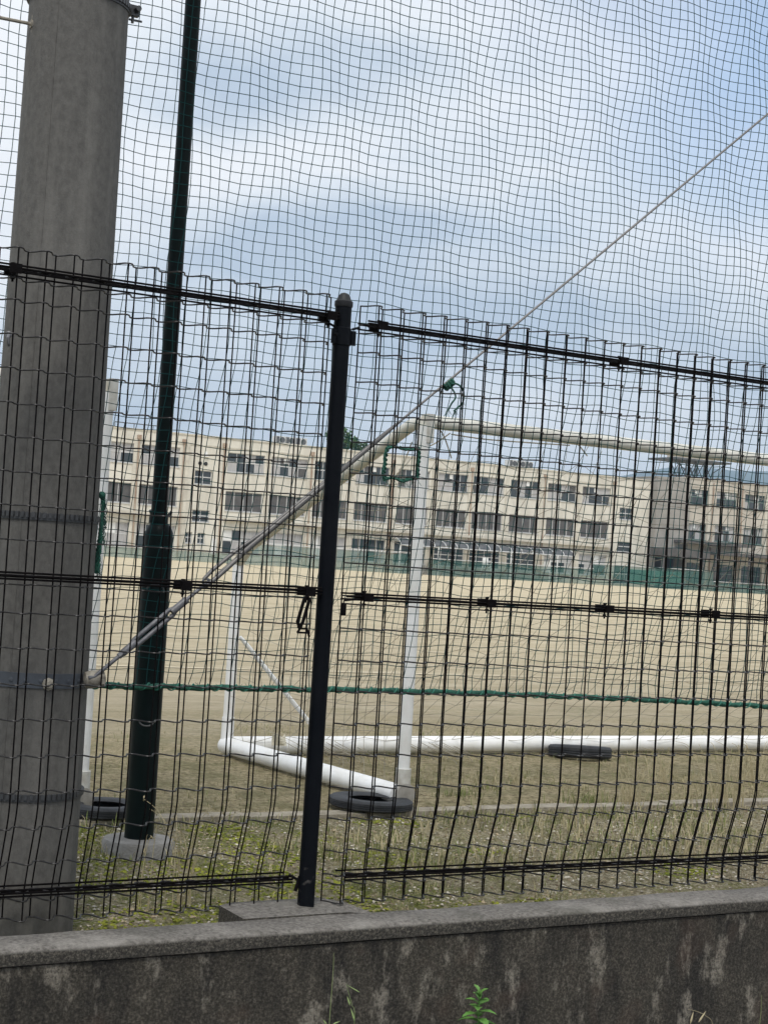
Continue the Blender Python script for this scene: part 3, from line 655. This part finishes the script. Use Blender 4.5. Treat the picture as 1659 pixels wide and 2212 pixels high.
# ------------------------------------------------------------------ school building
BY = 147.0
def wall_skin(b, x0, x1, z0, z1, Y_, ops, dep=.3):
    X = sorted(set([x0, x1] + [o[0] for o in ops] + [o[1] for o in ops])); Z = sorted(set([z0, z1] + [o[2] for o in ops] + [o[3] for o in ops]))
    X = [q for q in X if x0 <= q <= x1]; Z = [q for q in Z if z0 <= q <= z1]
    for i in range(len(X) - 1):
        for j in range(len(Z) - 1):
            cx, cz = (X[i] + X[i + 1]) / 2, (Z[j] + Z[j + 1]) / 2
            if any(o[0] < cx < o[1] and o[2] < cz < o[3] for o in ops): continue
            b.quad((X[i], Y_, Z[j]), (X[i + 1], Y_, Z[j]), (X[i + 1], Y_, Z[j + 1]), (X[i], Y_, Z[j + 1]))
    for (a, c, d, e) in ops:
        b.quad((a, Y_, d), (a, Y_ + dep, d), (a, Y_ + dep, e), (a, Y_, e)); b.quad((c, Y_ + dep, d), (c, Y_, d), (c, Y_, e), (c, Y_ + dep, e))
        b.quad((a, Y_, d), (c, Y_, d), (c, Y_ + dep, d), (a, Y_ + dep, d)); b.quad((a, Y_ + dep, e), (c, Y_ + dep, e), (c, Y_, e), (a, Y_, e))
def window(par, a, c, d, e, Y_, kind, rnd, fm=None):
    b = MB(); y = Y_ + .16; w = .07; fm = fm or M['frame']
    b.box(a, c, y, y + .08, d, d + w); b.box(a, c, y, y + .08, e - w, e); b.box(a, a + w, y, y + .08, d + w, e - w); b.box(c - w, c, y, y + .08, d + w, e - w)
    n = 4 if c - a > 3 else 2
    for k in range(1, n): x = a + (c - a) * k / n; b.box(x - .035, x + .035, y + .01, y + .07, d + w, e - w)
    if kind != 'screen': zb = d + (e - d) * .52; b.box(a + w, c - w, y + .012, y + .068, zb - .05, zb + .05)
    b.box(a - .05, c + .05, Y_ - .08, Y_ + .16, d - .09, d)
    f = b.build('window', fm, par)
    b = MB(); yy = y + .045
    for k in range(n):
        x0, x1 = a + (c - a) * k / n, a + (c - a) * (k + 1) / n
        for (z0, z1) in ((d, d + (e - d) * .5), (d + (e - d) * .5, e)):
            if kind == 'screen': b.cur = 1
            elif kind == 'curtain': b.cur = 2 if rnd.random() < .72 else 0
            elif kind == 'mixed': b.cur = rnd.choice((0, 0, 0, 2, 2, 1))
            elif kind == 'pale': b.cur = rnd.choice((2, 2, 2, 3, 0))
            else: b.cur = 0
            b.quad((x0 + .04, yy, z0), (x1 - .04, yy, z0), (x1 - .04, yy, z1), (x0 + .04, yy, z1))
    b.build('pane', [M['glass'], M['glassm'], M['curtain'], M['lit']], f)
    if rnd.random() < .6 and kind == 'mixed':
        b = MB(); x0 = a + (c - a) * rnd.uniform(.35, .6); b.box(x0, x0 + .45, yy - .03, yy - .01, e - .6, e - .12); b.build('blind', M['lit'], f)
def building(name, label, x0, x1, Y_, ztop, wins, mat_, base=-.6, extra=None):
    t = thing(name, ((x0 + x1) / 2, Y_, base), label, 'building')
    rnd = random.Random(int(x0)); b = MB(); ops = [w[:4] for w in wins]
    wall_skin(b, x0, x1, base, ztop, Y_, ops)
    b.quad((x0, Y_ + 12, base), (x0, Y_, base), (x0, Y_, ztop), (x0, Y_ + 12, ztop)); b.quad((x1, Y_, base), (x1, Y_ + 12, base), (x1, Y_ + 12, ztop), (x1, Y_, ztop))
    b.quad((x1, Y_ + 12, base), (x0, Y_ + 12, base), (x0, Y_ + 12, ztop), (x1, Y_ + 12, ztop)); b.quad((x0, Y_ + .31, base), (x1, Y_ + .31, base), (x1, Y_ + .31, ztop), (x0, Y_ + .31, ztop))
    b.build('wall', mat_, t)
    b = MB(); b.box(x0 - .06, x1 + .06, Y_ - .09, Y_ + 12.06, ztop, ztop + .14); b.box(x0 - .03, x1 + .03, Y_ - .06, Y_ - .002, ztop - .95, ztop - .82); b.build('roof_slab', M['cream2'] if mat_ != M['beige'] else mat_, t)
    for w in wins: window(t, *w[:4], Y_, w[4], rnd, M['frameg'] if mat_ == M['beige'] else None)
    return t
def three(x0, x1, one='pale'): return [(x0, x1, 9.02, 10.98, 'mixed'), (x0, x1, 5.05, 7.05, 'screen'), (x0, x1, .75, 3.15, one)]
wins = []
for k, (a, c) in enumerate(((47.6, 50.7), (51.5, 54.25), (54.95, 59.05), (64.27, 68.42), (69.17, 73.38), (74.2, 78.35), (79.15, 83.25), (84.35, 88.3), (89.4, 93.3), (94.0, 98.1), (99.0, 103.0), (104.1, 108.15), (109.0, 113.0))):
    W3 = three(a, c, 'dark' if 84 < a < 104 else 'pale')
    if a < 60: W3[0] = (a, c, 9.02, 10.98, 'curtain')
    wins += W3
for a, c in ((60.78, 62.65), (114.5, 116.5)): wins += [(a, c, 7.5, 8.9, 'dark'), (a, c, 3.7, 4.9, 'dark')]
wins += [(60.2, 60.9, 1.5, 2.6, 'dark'), (61.5, 62.3, 1.5, 2.6, 'dark'), (114.2, 116.3, .0, 2.1, 'dark')]
sc = building('school_building', 'long cream three-storey school building with rows of windows across the field', 40, 118.9, BY, 12.32, wins, M['cream'])
for x in (54.6, 59.4, 63.8, 73.8, 83.6, 93.7, 103.6, 113.5):
    b = MB(); b.tube([(x, BY - .14, .0), (x, BY - .14, 11.5)], .075, 8); b.box(x - .2, x + .2, BY - .25, BY - .002, 11.45, 11.85); b.build('drainpipe', M['pipe'], sc)
for x in (54.3, 59.85, 68.8, 78.8, 88.8, 98.5, 108.6, 73.5, 83.9, 94.05 - .5, 103.3):
    b = MB(); b.box(x - .18, x + .18, BY - .10, BY - .003, -.3, 11.4); b.build('pilaster', M['cream2'], sc)
b = MB(); b.box(64.2, 113.2, BY - .55, BY - .112, 4.05, 4.30); b.box(46, 59.2, BY - .55, BY - .112, 4.05, 4.30); b.build('ledge', M['cream2'], sc)
b = MB(); b.lathe([(.2, 0), (.2, .06)], (61.25, BY - .003, 9.6), 14, (0, -1, 0)); b.build('vent', M['dark'], sc)
b = MB(); b.lathe([(.2, 0), (.2, .06)], (61.87, BY - .003, 9.6), 14, (0, -1, 0)); b.build('vent', M['dark'], sc)
b = MB(); b.quad((61.55, BY - .02, 10.3), (62.1, BY - .02, 10.3), (61.95, BY - .02, 10.85), (61.7, BY - .02, 10.85)); b.box(61.6, 62.05, BY - .2, BY - .03, 10.3, 10.42); b.build('wall_lamp', M['lit'], sc)
b = MB(); b.box(63.0, 63.45, BY - .3, BY - .01, .5, 2.1); b.build('notice_box', M['lit'], sc)
# grey stair tower and right wing
st_ = thing('stair_tower', (121.8, BY - .8, -.6), 'blank grey stair tower between the two school wings', 'tower')
b = MB(); wall_skin(b, 119.3, 124.4, -.6, 12.95, BY - .8, [(119.5, 124.1, -.2, 3.3)], 2.2)
b.quad((119.3, BY + 11, -.6), (119.3, BY - .8, -.6), (119.3, BY - .8, 12.95), (119.3, BY + 11, 12.95)); b.quad((124.4, BY - .8, -.6), (124.4, BY + 11, -.6), (124.4, BY + 11, 12.95), (124.4, BY - .8, 12.95))
b.quad((119.3, BY - .8, 12.95), (124.4, BY - .8, 12.95), (124.4, BY + 11, 12.95), (119.3, BY + 11, 12.95)); b.build('tower_wall', M['grend'], st_)
b = MB(); b.quad((119.3, BY + 1.39, -.6), (124.4, BY + 1.39, -.6), (124.4, BY + 1.39, 3.5), (119.3, BY + 1.39, 3.5)); b.build('entrance', M['dark'], st_)  # near-black sheet stands in for the shade deep inside the porch
b = MB(); b.box(118.7, 125.9, BY - 3.2, BY - .81, 3.55, 4.45); b.box(124.9, 125.2, BY - 3.1, BY - 2.8, -.5, 3.55); b.box(118.8, 119.1, BY - 3.1, BY - 2.8, -.5, 3.55); b.build('porch_slab', M['canopy'], st_)
wins = []
for k in range(8):
    a = 124.95 + k * 4.6; wins += [(a, a + 3.3, 10.05, 11.92, 'mixed'), (a, a + 3.2, 5.82, 7.75, 'mixed'), (a, a + 3.3, .6, 3.0, 'dark')]
rw = building('school_wing', 'weathered beige school wing right of the grey stair tower', 124.42, 162, BY + .4, 13.15, wins, M['beige'])
for x in (128.9, 133.6, 138.1, 142.7):
    b = MB(); b.tube([(x, BY + .25, .0), (x, BY + .25, 12.9)], .08, 8); b.build('drainpipe', M['pipe'], rw)
    b = MB(); b.box(x - .65, x - .25, BY + .28, BY + .398, -.4, 13.0); b.build('pilaster', M['cream2'], rw)
b = MB(); b.box(122.2, 133.3, BY - 2.2, BY + .39, 5.25, 5.6); b.box(127.3, 150, BY - 2.4, BY + .39, 4.1, 4.45)
for x in (127.5, 133, 139, 145): b.box(x, x + .3, BY - 2.3, BY - 2.0, -.5, 4.1)
b.build('canopy', M['canopy'], rw)
# roof items
def ac(x, w, label):
    t = thing('rooftop_unit', (x, BY + 1.5, 12.46), label, 'air conditioner', 'air conditioner units on the school roof')
    b = MB(); b.box(x, x + w, BY + 1, BY + 2, 12.5, 13.25); b.box(x + .1, x + .3, BY + 1.1, BY + 1.9, 12.44, 12.5); b.box(x + w - .3, x + w - .1, BY + 1.1, BY + 1.9, 12.44, 12.5); b.build('casing', M['frame'], t)
    b = MB(); b.lathe([(.30, 0), (.30, .03)], (x + w * .68, BY + .99, 12.87), 16, (0, -1, 0)); b.box(x + .03, x + w * .36, BY + .97, BY + .995, 12.56, 13.2); b.build('fan_grille', M['steel'], t)
for x, w, l in ((70.0, 1.05, 'leftmost roof air conditioner left of the treetop'), (71.15, .95, 'second roof air conditioner from the left of the roof'), (72.3, 1.3, 'wider roof air conditioner nearest the treetop'), (99.3, 1.0, 'roof air conditioner above the awning, left of three'), (100.5, .9, 'roof air conditioner above the awning, middle of three'), (101.5, 1.0, 'roof air conditioner above the awning, right of three')): ac(x, w, l)
t = thing('roof_railing', (53, BY + .5, 12.46), 'low metal pipes and bracket on the left end of the school roof', 'railing')
b = MB(); b.tube([(52.2, BY + .5, 12.95), (57.2, BY + .5, 12.95)], .05, 6)
for k in range(6): b.tube([(52.2 + k, BY + .5, 12.45), (52.2 + k, BY + .5, 12.95)], .04, 6)
b.build('rail', M['steel'], t)
t = thing('water_tank_tower', (124.8, BY + 4, 13.2), 'steel rooftop platform tower carrying a pale water tank above the stair tower', 'water tower')
s_ = (BY + 4) / BY
def Z_(z): return CZ + (z - CZ) * s_
def X_(x): return x * s_
yc = BY + 4
b = MB()
for x in (122.9, 124.3, 125.7, 127.1):
    for y in (yc - 1.5, yc + 1.5): b.tube([(X_(x), y, 13.0), (X_(x), y, Z_(15.1))], .10, 6)
for x in (122.9, 124.3, 125.7):
    for y in (yc - 1.5, yc + 1.5):
        b.tube([(X_(x), y, 13.1), (X_(x + 1.4), y, Z_(15.1))], .055, 5); b.tube([(X_(x + 1.4), y, 13.1), (X_(x), y, Z_(15.1))], .055, 5)
for s in (-1, 1): b.tube([(X_(125 + s * 2.1), yc - 1.5, Z_(13.9)), (X_(125 + s * 4.1), yc - 1.5, Z_(15.1))], .06, 5)
b.build('leg_frame', M['steel'], t)
b = MB(); b.box(X_(120.3), X_(129.0), yc - 2.6, yc + 2.6, Z_(15.08), Z_(15.28)); b.build('platform', M['steel'], t)
b = MB()
for z in (15.75, 16.15): b.tube([(X_(120.4), yc - 2.55, Z_(z)), (X_(128.9), yc - 2.55, Z_(z))], .035, 5)
for k in range(9): b.tube([(X_(120.4 + k * 1.06), yc - 2.55, Z_(15.28)), (X_(120.4 + k * 1.06), yc - 2.55, Z_(16.15))], .03, 5)
b.build('guard_rail', M['frame'], t)
b = MB(); b.box(X_(122.4), X_(127.2), yc - 1.6, yc + 1.6, Z_(15.29), Z_(16.75)); b.box(X_(122.1), X_(127.5), yc - 1.8, yc + 1.8, Z_(16.76), Z_(16.92)); b.build('tank', M['beige'], t)
# awning, far fences, umpire chair
def Q(x, z, Y_): s = Y_ / BY; return x * s, CZ + (z - CZ) * s
aw = thing('awning', (94, 144, -.3), 'curved ribbed awning with white posts along the ground floor of the school', 'awning')
xa, _ = Q(84.9, 0, 144); xb, _ = Q(108.0, 0, 144)
b = MB()
for k in range(40):
    x0 = xa + (xb - xa) * k / 40; x1 = xa + (xb - xa) * (k + 1) / 40
    for j in range(6):
        a0, a1 = pi / 2 * j / 6, pi / 2 * (j + 1) / 6
        f = lambda a: (143.6 + 2.0 * (1 - cos(a)), 2.75 + .75 * sin(a))
        (y0, z0), (y1, z1) = f(a0), f(a1); b.quad((x0, y0, z0), (x1, y0, z0), (x1, y1, z1), (x0, y1, z1))
b.build('roof_sheet', M['steel'], aw)
for k in range(17):
    x = xa + (xb - xa) * k / 16; b = MB(); b.tube([(x, 143.57 + 2.0 * (1 - cos(a)), 2.78 + .75 * sin(a)) for a in [pi / 2 * j / 6 for j in range(7)]], .055, 5); b.build('rib', M['frame'], aw)
b = MB(); b.tube([(xa, 143.55, 2.72), (xb, 143.55, 2.72)], .07, 6); b.build('gutter', M['frame'], aw)
for x in (85.1, 90.0, 94.6, 99.6, 105.0, 106.0): q = Q(x, 0, 143.55)[0]; b = MB(); b.tube([(q, 143.55, -.35), (q, 143.55, 2.72)], .08, 6); b.build('post', M['white'], aw)
def farfence(x0, x1, Y_, h, label, mat_=M['gnetfar'], posts=5):
    t = thing('green_net_fence', ((x0 + x1) / 2, Y_, -.35), label, 'fence', 'low green net fences along the school')
    b = MB(); b.box(x0, x1, Y_, Y_ + .03, -.3, -.3 + h); b.build('netting', mat_, t)
    for k in range(posts): x = x0 + (x1 - x0) * k / (posts - 1); b = MB(); b.tube([(x, Y_ - .06, -.35), (x, Y_ - .06, -.2 + h)], .05, 6); b.build('post', M['frameg'], t)
    b = MB(); b.tube([(x0, Y_ - .06, -.22 + h), (x1, Y_ - .06, -.22 + h)], .04, 6); b.build('top_rail', M['frame'], t)
farfence(44, 63.5, 143.0, 1.0, 'low green net fence at the far left of the field, under the stair windows')
farfence(64.5, 84.5, 142.0, 2.1, 'green net fence standing left of the awning across the field')
farfence(85.5, 107, 141.5, 1.7, 'low green net fence in front of the awning')
farfence(107.5, 125, 142.2, 2.3, 'taller green net fence before the dark school entrance')
farfence(126, 150, 143.2, 1.1, 'low green net fence before the right-hand school wing')
t = thing('green_sheet_screen', (118.5, 143.9, -.4), 'solid green sheet screen across the dark school entrance', 'screen')
b = MB(); b.box(114.0, 122.2, 143.9, 143.98, .1, 1.7); b.build('sheet', M['gsheet'], t)
for x in (114, 118, 122.1): b = MB(); b.tube([(x, 144.05, -.4), (x, 144.05, 1.8)], .06, 6); b.build('post', M['frameg'], t)
t = thing('umpire_chair', (93.2, 142.6, -.35), 'white ladder-like umpire chair in front of the awning', 'chair')
ux, uy = Q(96.35, 0, 142.6)[0], 142.6
b = MB(); b.box(ux - .35, ux + .35, uy - .3, uy + .3, 1.15, 1.25); b.box(ux - .35, ux + .35, uy + .26, uy + .32, 1.25, 1.95); b.build('seat', M['white'], t)
for sx in (-1, 1):
    for sy in (-1, 1): b = MB(); b.tube([(ux + sx * .5, uy + sy * .5, -.35), (ux + sx * .3, uy + sy * .25, 1.2)], .05, 6); b.build('leg', M['white'], t)
b = MB()
for k in range(4): z = -.05 + k * .32; w = .5 - .2 * (z + .35) / 1.55; b.tube([(ux - w, uy - w, z), (ux + w, uy - w, z)], .035, 6)
for sx in (-1, 1): b.tube([(ux + sx * .34, uy - .3, 1.2), (ux + sx * .34, uy - .3, 1.6), (ux + sx * .34, uy + .3, 1.6)], .035, 6)
b.build('ladder', M['white'], t)
# ------------------------------------------------------------------ far tree
def tree(x, y, z0, top, rad, label, seed=1, n=9000):
    rnd = random.Random(seed); t = thing('tree', (x, y, z0), label, 'tree'); H = top - z0
    b = MB(); b.tube([(x, y, z0), (x + .1, y, z0 + H * .4), (x - .1, y, z0 + H * .8)], [.35, .28, .08], 8)
    limbs = []
    for k in range(9):
        a = rnd.uniform(0, 6.28); h = z0 + H * rnd.uniform(.4, .7); L = rad * rnd.uniform(.5, .9)
        e_ = Vector((x + L * cos(a), y + L * sin(a), h + H * rnd.uniform(.05, .22))); b.tube([(x, y, h), e_], [.12, .03], 5); limbs.append(e_)
    b.build('trunk', M['bark'], t)
    b = MB(); cl = [(l, rad * rnd.uniform(.3, .5)) for l in limbs]
    for k in range(22):
        a = rnd.uniform(0, 6.28); v = rnd.random(); rr = rad * sqrt(1 - (v * 2 - 1) ** 2 * .9) * rnd.uniform(.3, .95)
        cl.append((Vector((x + rr * cos(a), y + rr * sin(a), z0 + H * (.45 + .50 * v ** .7))), rad * rnd.uniform(.26, .42)))
    for k in range(n):
        c, r = rnd.choice(cl); d = Vector((rnd.gauss(0, 1), rnd.gauss(0, 1), rnd.gauss(0, .8))).normalized() * r * rnd.uniform(.5, 1.05); p = c + d
        s = rnd.uniform(.12, .26); u = Vector((rnd.gauss(0, 1), rnd.gauss(0, 1), rnd.gauss(0, 1))).normalized() * s; w = u.cross(Vector((rnd.gauss(0, 1), rnd.gauss(0, 1), rnd.gauss(0, 1)))).normalized() * s * .6
        b.quad(p - u, p + w, p + u, p - w)
    b.build('crown', M['foliage'], t)
tp = at(737, 928, 175); bz = at(737, 985, 175)
tree(tp.x, 175, -.3, tp.z + .3, 3.4, 'dark green treetop showing above the school roof behind the fence post', 4)
# ------------------------------------------------------------------ ground cover
rnd = random.Random(11)
def inview(x, y): return x < .58 + 1.02 * 0 + y * .955 + .25 and x > y * .285 - .05
b = MB(); c2 = MB(); n = 0
while n < 9000:
    y = 4.47 + (rnd.random() ** 1.2) * 1.9; x = rnd.uniform(1.25, 6.3)
    if not inview(x, y) or (2.09 < x < 2.6 and y < 4.68): continue
    if noise.noise((x * 2.2, y * 2.2, 9)) < -.15 and rnd.random() < .7: continue
    s = rnd.uniform(.003, .009) * (1.6 if rnd.random() < .06 else 1)
    (b if rnd.random() < .55 else c2).stone((x, y, gzn(x, y) + s * .15), s, rnd); n += 1
tag(b.build('gravel', M['stone']), 'pale gravel scattered over the soil strip behind the wall', 'gravel', kind='stuff')
tag(c2.build('leaf_litter', M['litter']), 'brown crumbs and leaf litter on the soil strip behind the wall', 'leaf litter', kind='stuff')
b = MB(); n = 0
while n < 5200:
    y = 4.5 + rnd.random() * 1.8; x = rnd.uniform(1.4, 5.8)
    if not inview(x, y) or (2.05 < x < 2.62 and y < 4.7): continue
    v = noise.noise((x * 2.6, y * 2.6, 21)) + (.34 if x < 2.9 else -.20)
    if v < .12 + rnd.uniform(-.08, .08): continue
    s = rnd.uniform(.005, .012); b.stone((x, y, gzn(x, y) + s * .1), s, rnd); n += 1
tag(b.build('moss', M['moss']), 'yellow-green moss cushions on the soil near the concrete ring', 'moss', kind='stuff')
def blade(b, p, h, w, lean, az, rnd):
    d = Vector((cos(az), sin(az), 0)); s = Vector((-sin(az), cos(az), 0)) * w
    p = Vector(p); q = p + d * lean * h * .35 + Vector((0, 0, h * .6)); r_ = p + d * lean * h + Vector((0, 0, h * (1 - .35 * lean)))
    b.quad(p - s, p + s, q + s * .7, q - s * .7); b.tri(q - s * .7, q + s * .7, r_)
bg, bd = MB(), MB(); n = 0
while n < 15000:
    if rnd.random() < .50: y = 4.55 + rnd.random() * 1.8
    else: y = 6.48 + rnd.random() ** 1.6 * 3.2
    x = rnd.uniform(1.4, 9)
    if not inview(x, y) or (2.05 < x < 2.62 and y < 4.7): continue
    v = noise.noise((x * 1.7, y * 1.7, 33))
    if v < -.02 + rnd.uniform(-.15, .12): continue
    if x < 2.9 and y < 5.7 and rnd.random() < .75: continue
    if y > 6.48 and x < 4.3 and rnd.random() < .75: continue
    h = rnd.uniform(.016, .042) * (1.7 if rnd.random() < .15 else 1) * (1.25 if 5.3 < y < 6.5 else .8)
    blade(bg if rnd.random() < (.45 if y < 6.48 else .3) else bd, (x, y, gzn(x, y) - .002), h, .0012 + h * .02, rnd.uniform(.2, .9), rnd.uniform(0, 6.28), rnd); n += 1
for (cx, cy, k, hh) in ((4.05, 6.3, 60, .05), (4.35, 6.75, 90, .06), (4.62, 6.95, 60, .05), (3.0, 6.28, 50, .05), (5.0, 6.55, 80, .07)):
    for q in range(k): x = cx + rnd.gauss(0, .06); y = cy + rnd.gauss(0, .04); blade(bg, (x, y, gzn(x, y)), rnd.uniform(.4, 1) * hh, .002, rnd.uniform(.2, .9), rnd.uniform(0, 6.28), rnd)
tag(bg.build('short_grass', M['grassg']), 'short green grass sprouting in the soil strip', 'grass', kind='stuff')
tag(bd.build('dry_grass', M['grassd']), 'short dry grass tufts over the soil and field edge', 'grass', kind='stuff')
# dry grass plants one can tell apart
def drytuft(px, py, zb, n, h, label, spread=.05, seeds=True, seed=1, lean=.35, r=.0015, m=None, bx=None):
    rnd = random.Random(seed); base = bx or gnd(px, py, zb); base = Vector(base)
    b = MB(); b2 = MB(); loose = []
    for k in range(n):
        hh = h * rnd.uniform(.45, 1); a = rnd.uniform(0, 6.28); l = rnd.uniform(.05, lean) * hh
        s0 = base + Vector((rnd.gauss(0, spread * .4), rnd.gauss(0, spread * .3), 0))
        pts = bez([s0, s0 + Vector((l * .2 * cos(a), l * .2 * sin(a), hh * .45)), s0 + Vector((l * .7 * cos(a), l * .7 * sin(a), hh * .85)), s0 + Vector((l * 1.3 * cos(a), l * 1.3 * sin(a), hh * (1.0 - .15 * rnd.random())))], 4)
        b.tube(pts, [r * (1.2 - .8 * i / len(pts)) for i in range(len(pts))], 4)
        if n <= 3: loose.append(b); b = MB()
        if seeds:
            for q in range(rnd.randint(2, 5)):
                p = pts[rnd.randint(len(pts) // 2, len(pts) - 1)]; d = Vector((rnd.gauss(0, .6), rnd.gauss(0, .6), rnd.uniform(-1, .6))).normalized() * rnd.uniform(.012, .024); sd_ = d.cross(Vector((.3, 1, .2))).normalized() * .0028
                b2.quad(p, p + d * .5 + sd_, p + d, p + d * .5 - sd_)
    t = thing('dry_grass_plant', base, label, 'grass plant', 'dry grass plants along the fence')
    for q in loose or [b]: q.build('stem', m or M['straw'], t)
    if seeds: b2.build('seed_head', m or M['straw'], t)
drytuft(300, 1965, -.06, 3, .46, 'tall thin dry grass stalk before the dark green pole foot', seed=5, lean=.16, r=.0016)
drytuft(392, 1955, -.06, 14, .46, 'bunch of straw coloured oat grass left of the fence post', spread=.07, seed=8, lean=.42)
drytuft(1500, 1862, -.05, 12, .22, 'pale bent dry grass clump near the bottom rail on the right', spread=.09, seed=3, lean=.7, r=.0026, seeds=False)
drytuft(1360, 1740, -.01, 24, .24, 'wispy dry grass beside the kerb below the long bar', spread=.12, seed=13, lean=.6, r=.0019, seeds=False)
drytuft(1560, 1745, -.01, 40, .36, 'tall wispy dry grass at the far right behind the kerb', spread=.2, seed=14, lean=.6, r=.0019, seeds=False)
for k_, (px_, py_, n_, h_, lb_) in enumerate(((1120, 1700, 14, .12, 'low fan of dry grass between the goal foot and the kerb end'), (1260, 1790, 16, .09, 'small straw tuft on the soil strip left of the bent clump'), (1420, 1700, 26, .22, 'wispy dry grass behind the kerb under the right end of the long bar'), (1625, 1700, 30, .30, 'thick wispy dry grass at the right picture edge below the bar'), (930, 1800, 12, .07, 'little straw tuft on the soil just right of the fence post'))):
    drytuft(px_, py_, -.02, n_, h_, lb_, spread=.12, seed=30 + k_, lean=.8, r=.0020, seeds=False)
drytuft(1030, 1760, -.01, 8, .12, 'small dry tuft beyond the kerb right of the goal foot', spread=.06, seed=15, lean=.8, r=.0010, seeds=False)
drytuft(1640, 1905, -.07, 22, .07, 'dark twiggy dry weed in the corner by the coping', spread=.16, seed=16, lean=1.2, r=.0012, seeds=False, m=M['litter'])
drytuft(405, 1745, -.01, 8, .10, 'thin dry stems on the bare soil left of the post', spread=.10, seed=17, lean=.9, r=.0008, seeds=False)
# foreground weeds in the gutter
def weed(base, h, label, seed):
    rnd = random.Random(seed); t = thing('leafy_weed', base, label, 'weed'); base = Vector(base)
    b = MB(); b.tube([base, base + Vector((.004, 0, h * .5)), base + Vector((.001, 0, h))], [.0032, .0026, .0015], 6); b.build('stem', M['leaf'], t)
    b = MB()
    for k in range(20):
        v = k / 19; z = h * (.50 + .46 * v); L = .086 * (1 - .50 * v); a = k * 2.4 + .4; el = .12 + .85 * v * v
        d = Vector((cos(a) * cos(el), sin(a) * cos(el), sin(el))); s = d.cross(Vector((0, 0, 1))).normalized(); nn = s.cross(d)
        p = base + Vector((.002, 0, z)); N_ = 8; prev = None
        for i in range(N_ + 1):
            u = i / N_; w = L * .22 * sin(pi * min(1, u * .93 + .07)) ** .8 * (1.12 if i % 2 else .9) * (1 if i < N_ else 0); c = p + d * L * u - Vector((0, 0, 1)) * L * .35 * u * u
            cur = (c + s * w + nn * w * .35, c, c - s * w + nn * w * .35)
            if prev: b.quad(prev[0], prev[1], cur[1], cur[0]); b.quad(prev[1], prev[2], cur[2], cur[1])
            prev = cur
    b.build('foliage', M['leaf'], t, smooth=50)
pb = at(1035, 2136, 4.2); weed((pb.x, 4.2, -.46), pb.z + .46, 'bright green leafy weed growing against the foot of the wall', 2)
def stalk(L, Yv, r, label, m, heads=()):
    t = thing('grass_stalk', at(*L[0], Yv), label, 'grass stalk'); P_ = px_path(L, Yv); q = P_[0].copy(); q.z = -.46
    b = MB(); pts = bez([q] + P_, 5); b.tube(pts, [r * (1 - .5 * i / len(pts)) for i in range(len(pts))], 5); b.build('stem', m, t)
    if heads:
        for (x0, y0, x1, y1, w) in heads: b = MB(); p, q = at(x0, y0, Yv), at(x1, y1, Yv); b.tube([p, p * .75 + q * .25, p * .4 + q * .6, q], [.0006, w, w * .8, .0003], 6); b.build('seed_head', m, t)
    t.location.z = -.46
    for ch in t.children: ch.location.z += P_[0].z + .46
M['greenstalk'] = mat('green_stalk', (.25, .30, .12), .7)
M['palegreen'] = mat('pale_green_head', (.32, .42, .16), .7)
stalk([(712, 2205), (716, 2150), (720, 2095), (721, 2058)], 4.22, .0012, 'single thin upright grass stalk against the wall left of the weed', M['greenstalk'])
stalk([(766, 2200), (760, 2170), (752, 2140), (748, 2125)], 4.22, .0008, 'short green grass stalk with two seed heads before the wall', M['palegreen'], [(766, 2206, 758, 2178, .0032), (756, 2172, 750, 2152, .0030), (776, 2143, 750, 2128, .0016)])
stalk([(1538, 2212), (1525, 2195), (1505, 2185), (1485, 2180)], 4.2, .0010, 'arching dry stem at the lower right before the wall', M['straw'], [(1490, 2212, 1497, 2185, .0038), (1508, 2208, 1524, 2184, .0034)])
stalk([(1640, 2212), (1643, 2185), (1644, 2150)], 4.2, .0012, 'thin green blade at the lower right corner', M['greenstalk'])
stalk([(712, 2240), (704, 2215), (698, 2203)], 4.2, .001, 'tiny green sprig beside the base of the thin stalk', M['palegreen'], [(720, 2212, 735, 2206, .0016), (706, 2212, 698, 2203, .0016)])

# ------------------------------------------------------------------ haze over the far distance
b = MB(); b.box(-1900, 2900, -400, 3900, -8, 320)
hz = bpy.data.materials.new('haze_air'); hz.use_nodes = True; hn = hz.node_tree
hn.nodes.remove(hn.nodes['Principled BSDF']); pv = hn.nodes.new('ShaderNodeVolumePrincipled'); pv.inputs['Density'].default_value = .00026; pv.inputs['Color'].default_value = (.62, .80, 1, 1)
hn.links.new(pv.outputs[0], hn.nodes['Material Output'].inputs['Volume'])
tag(b.build('haze', hz), 'thin pale air haze that turns the far hills blue', 'haze', kind='stuff')
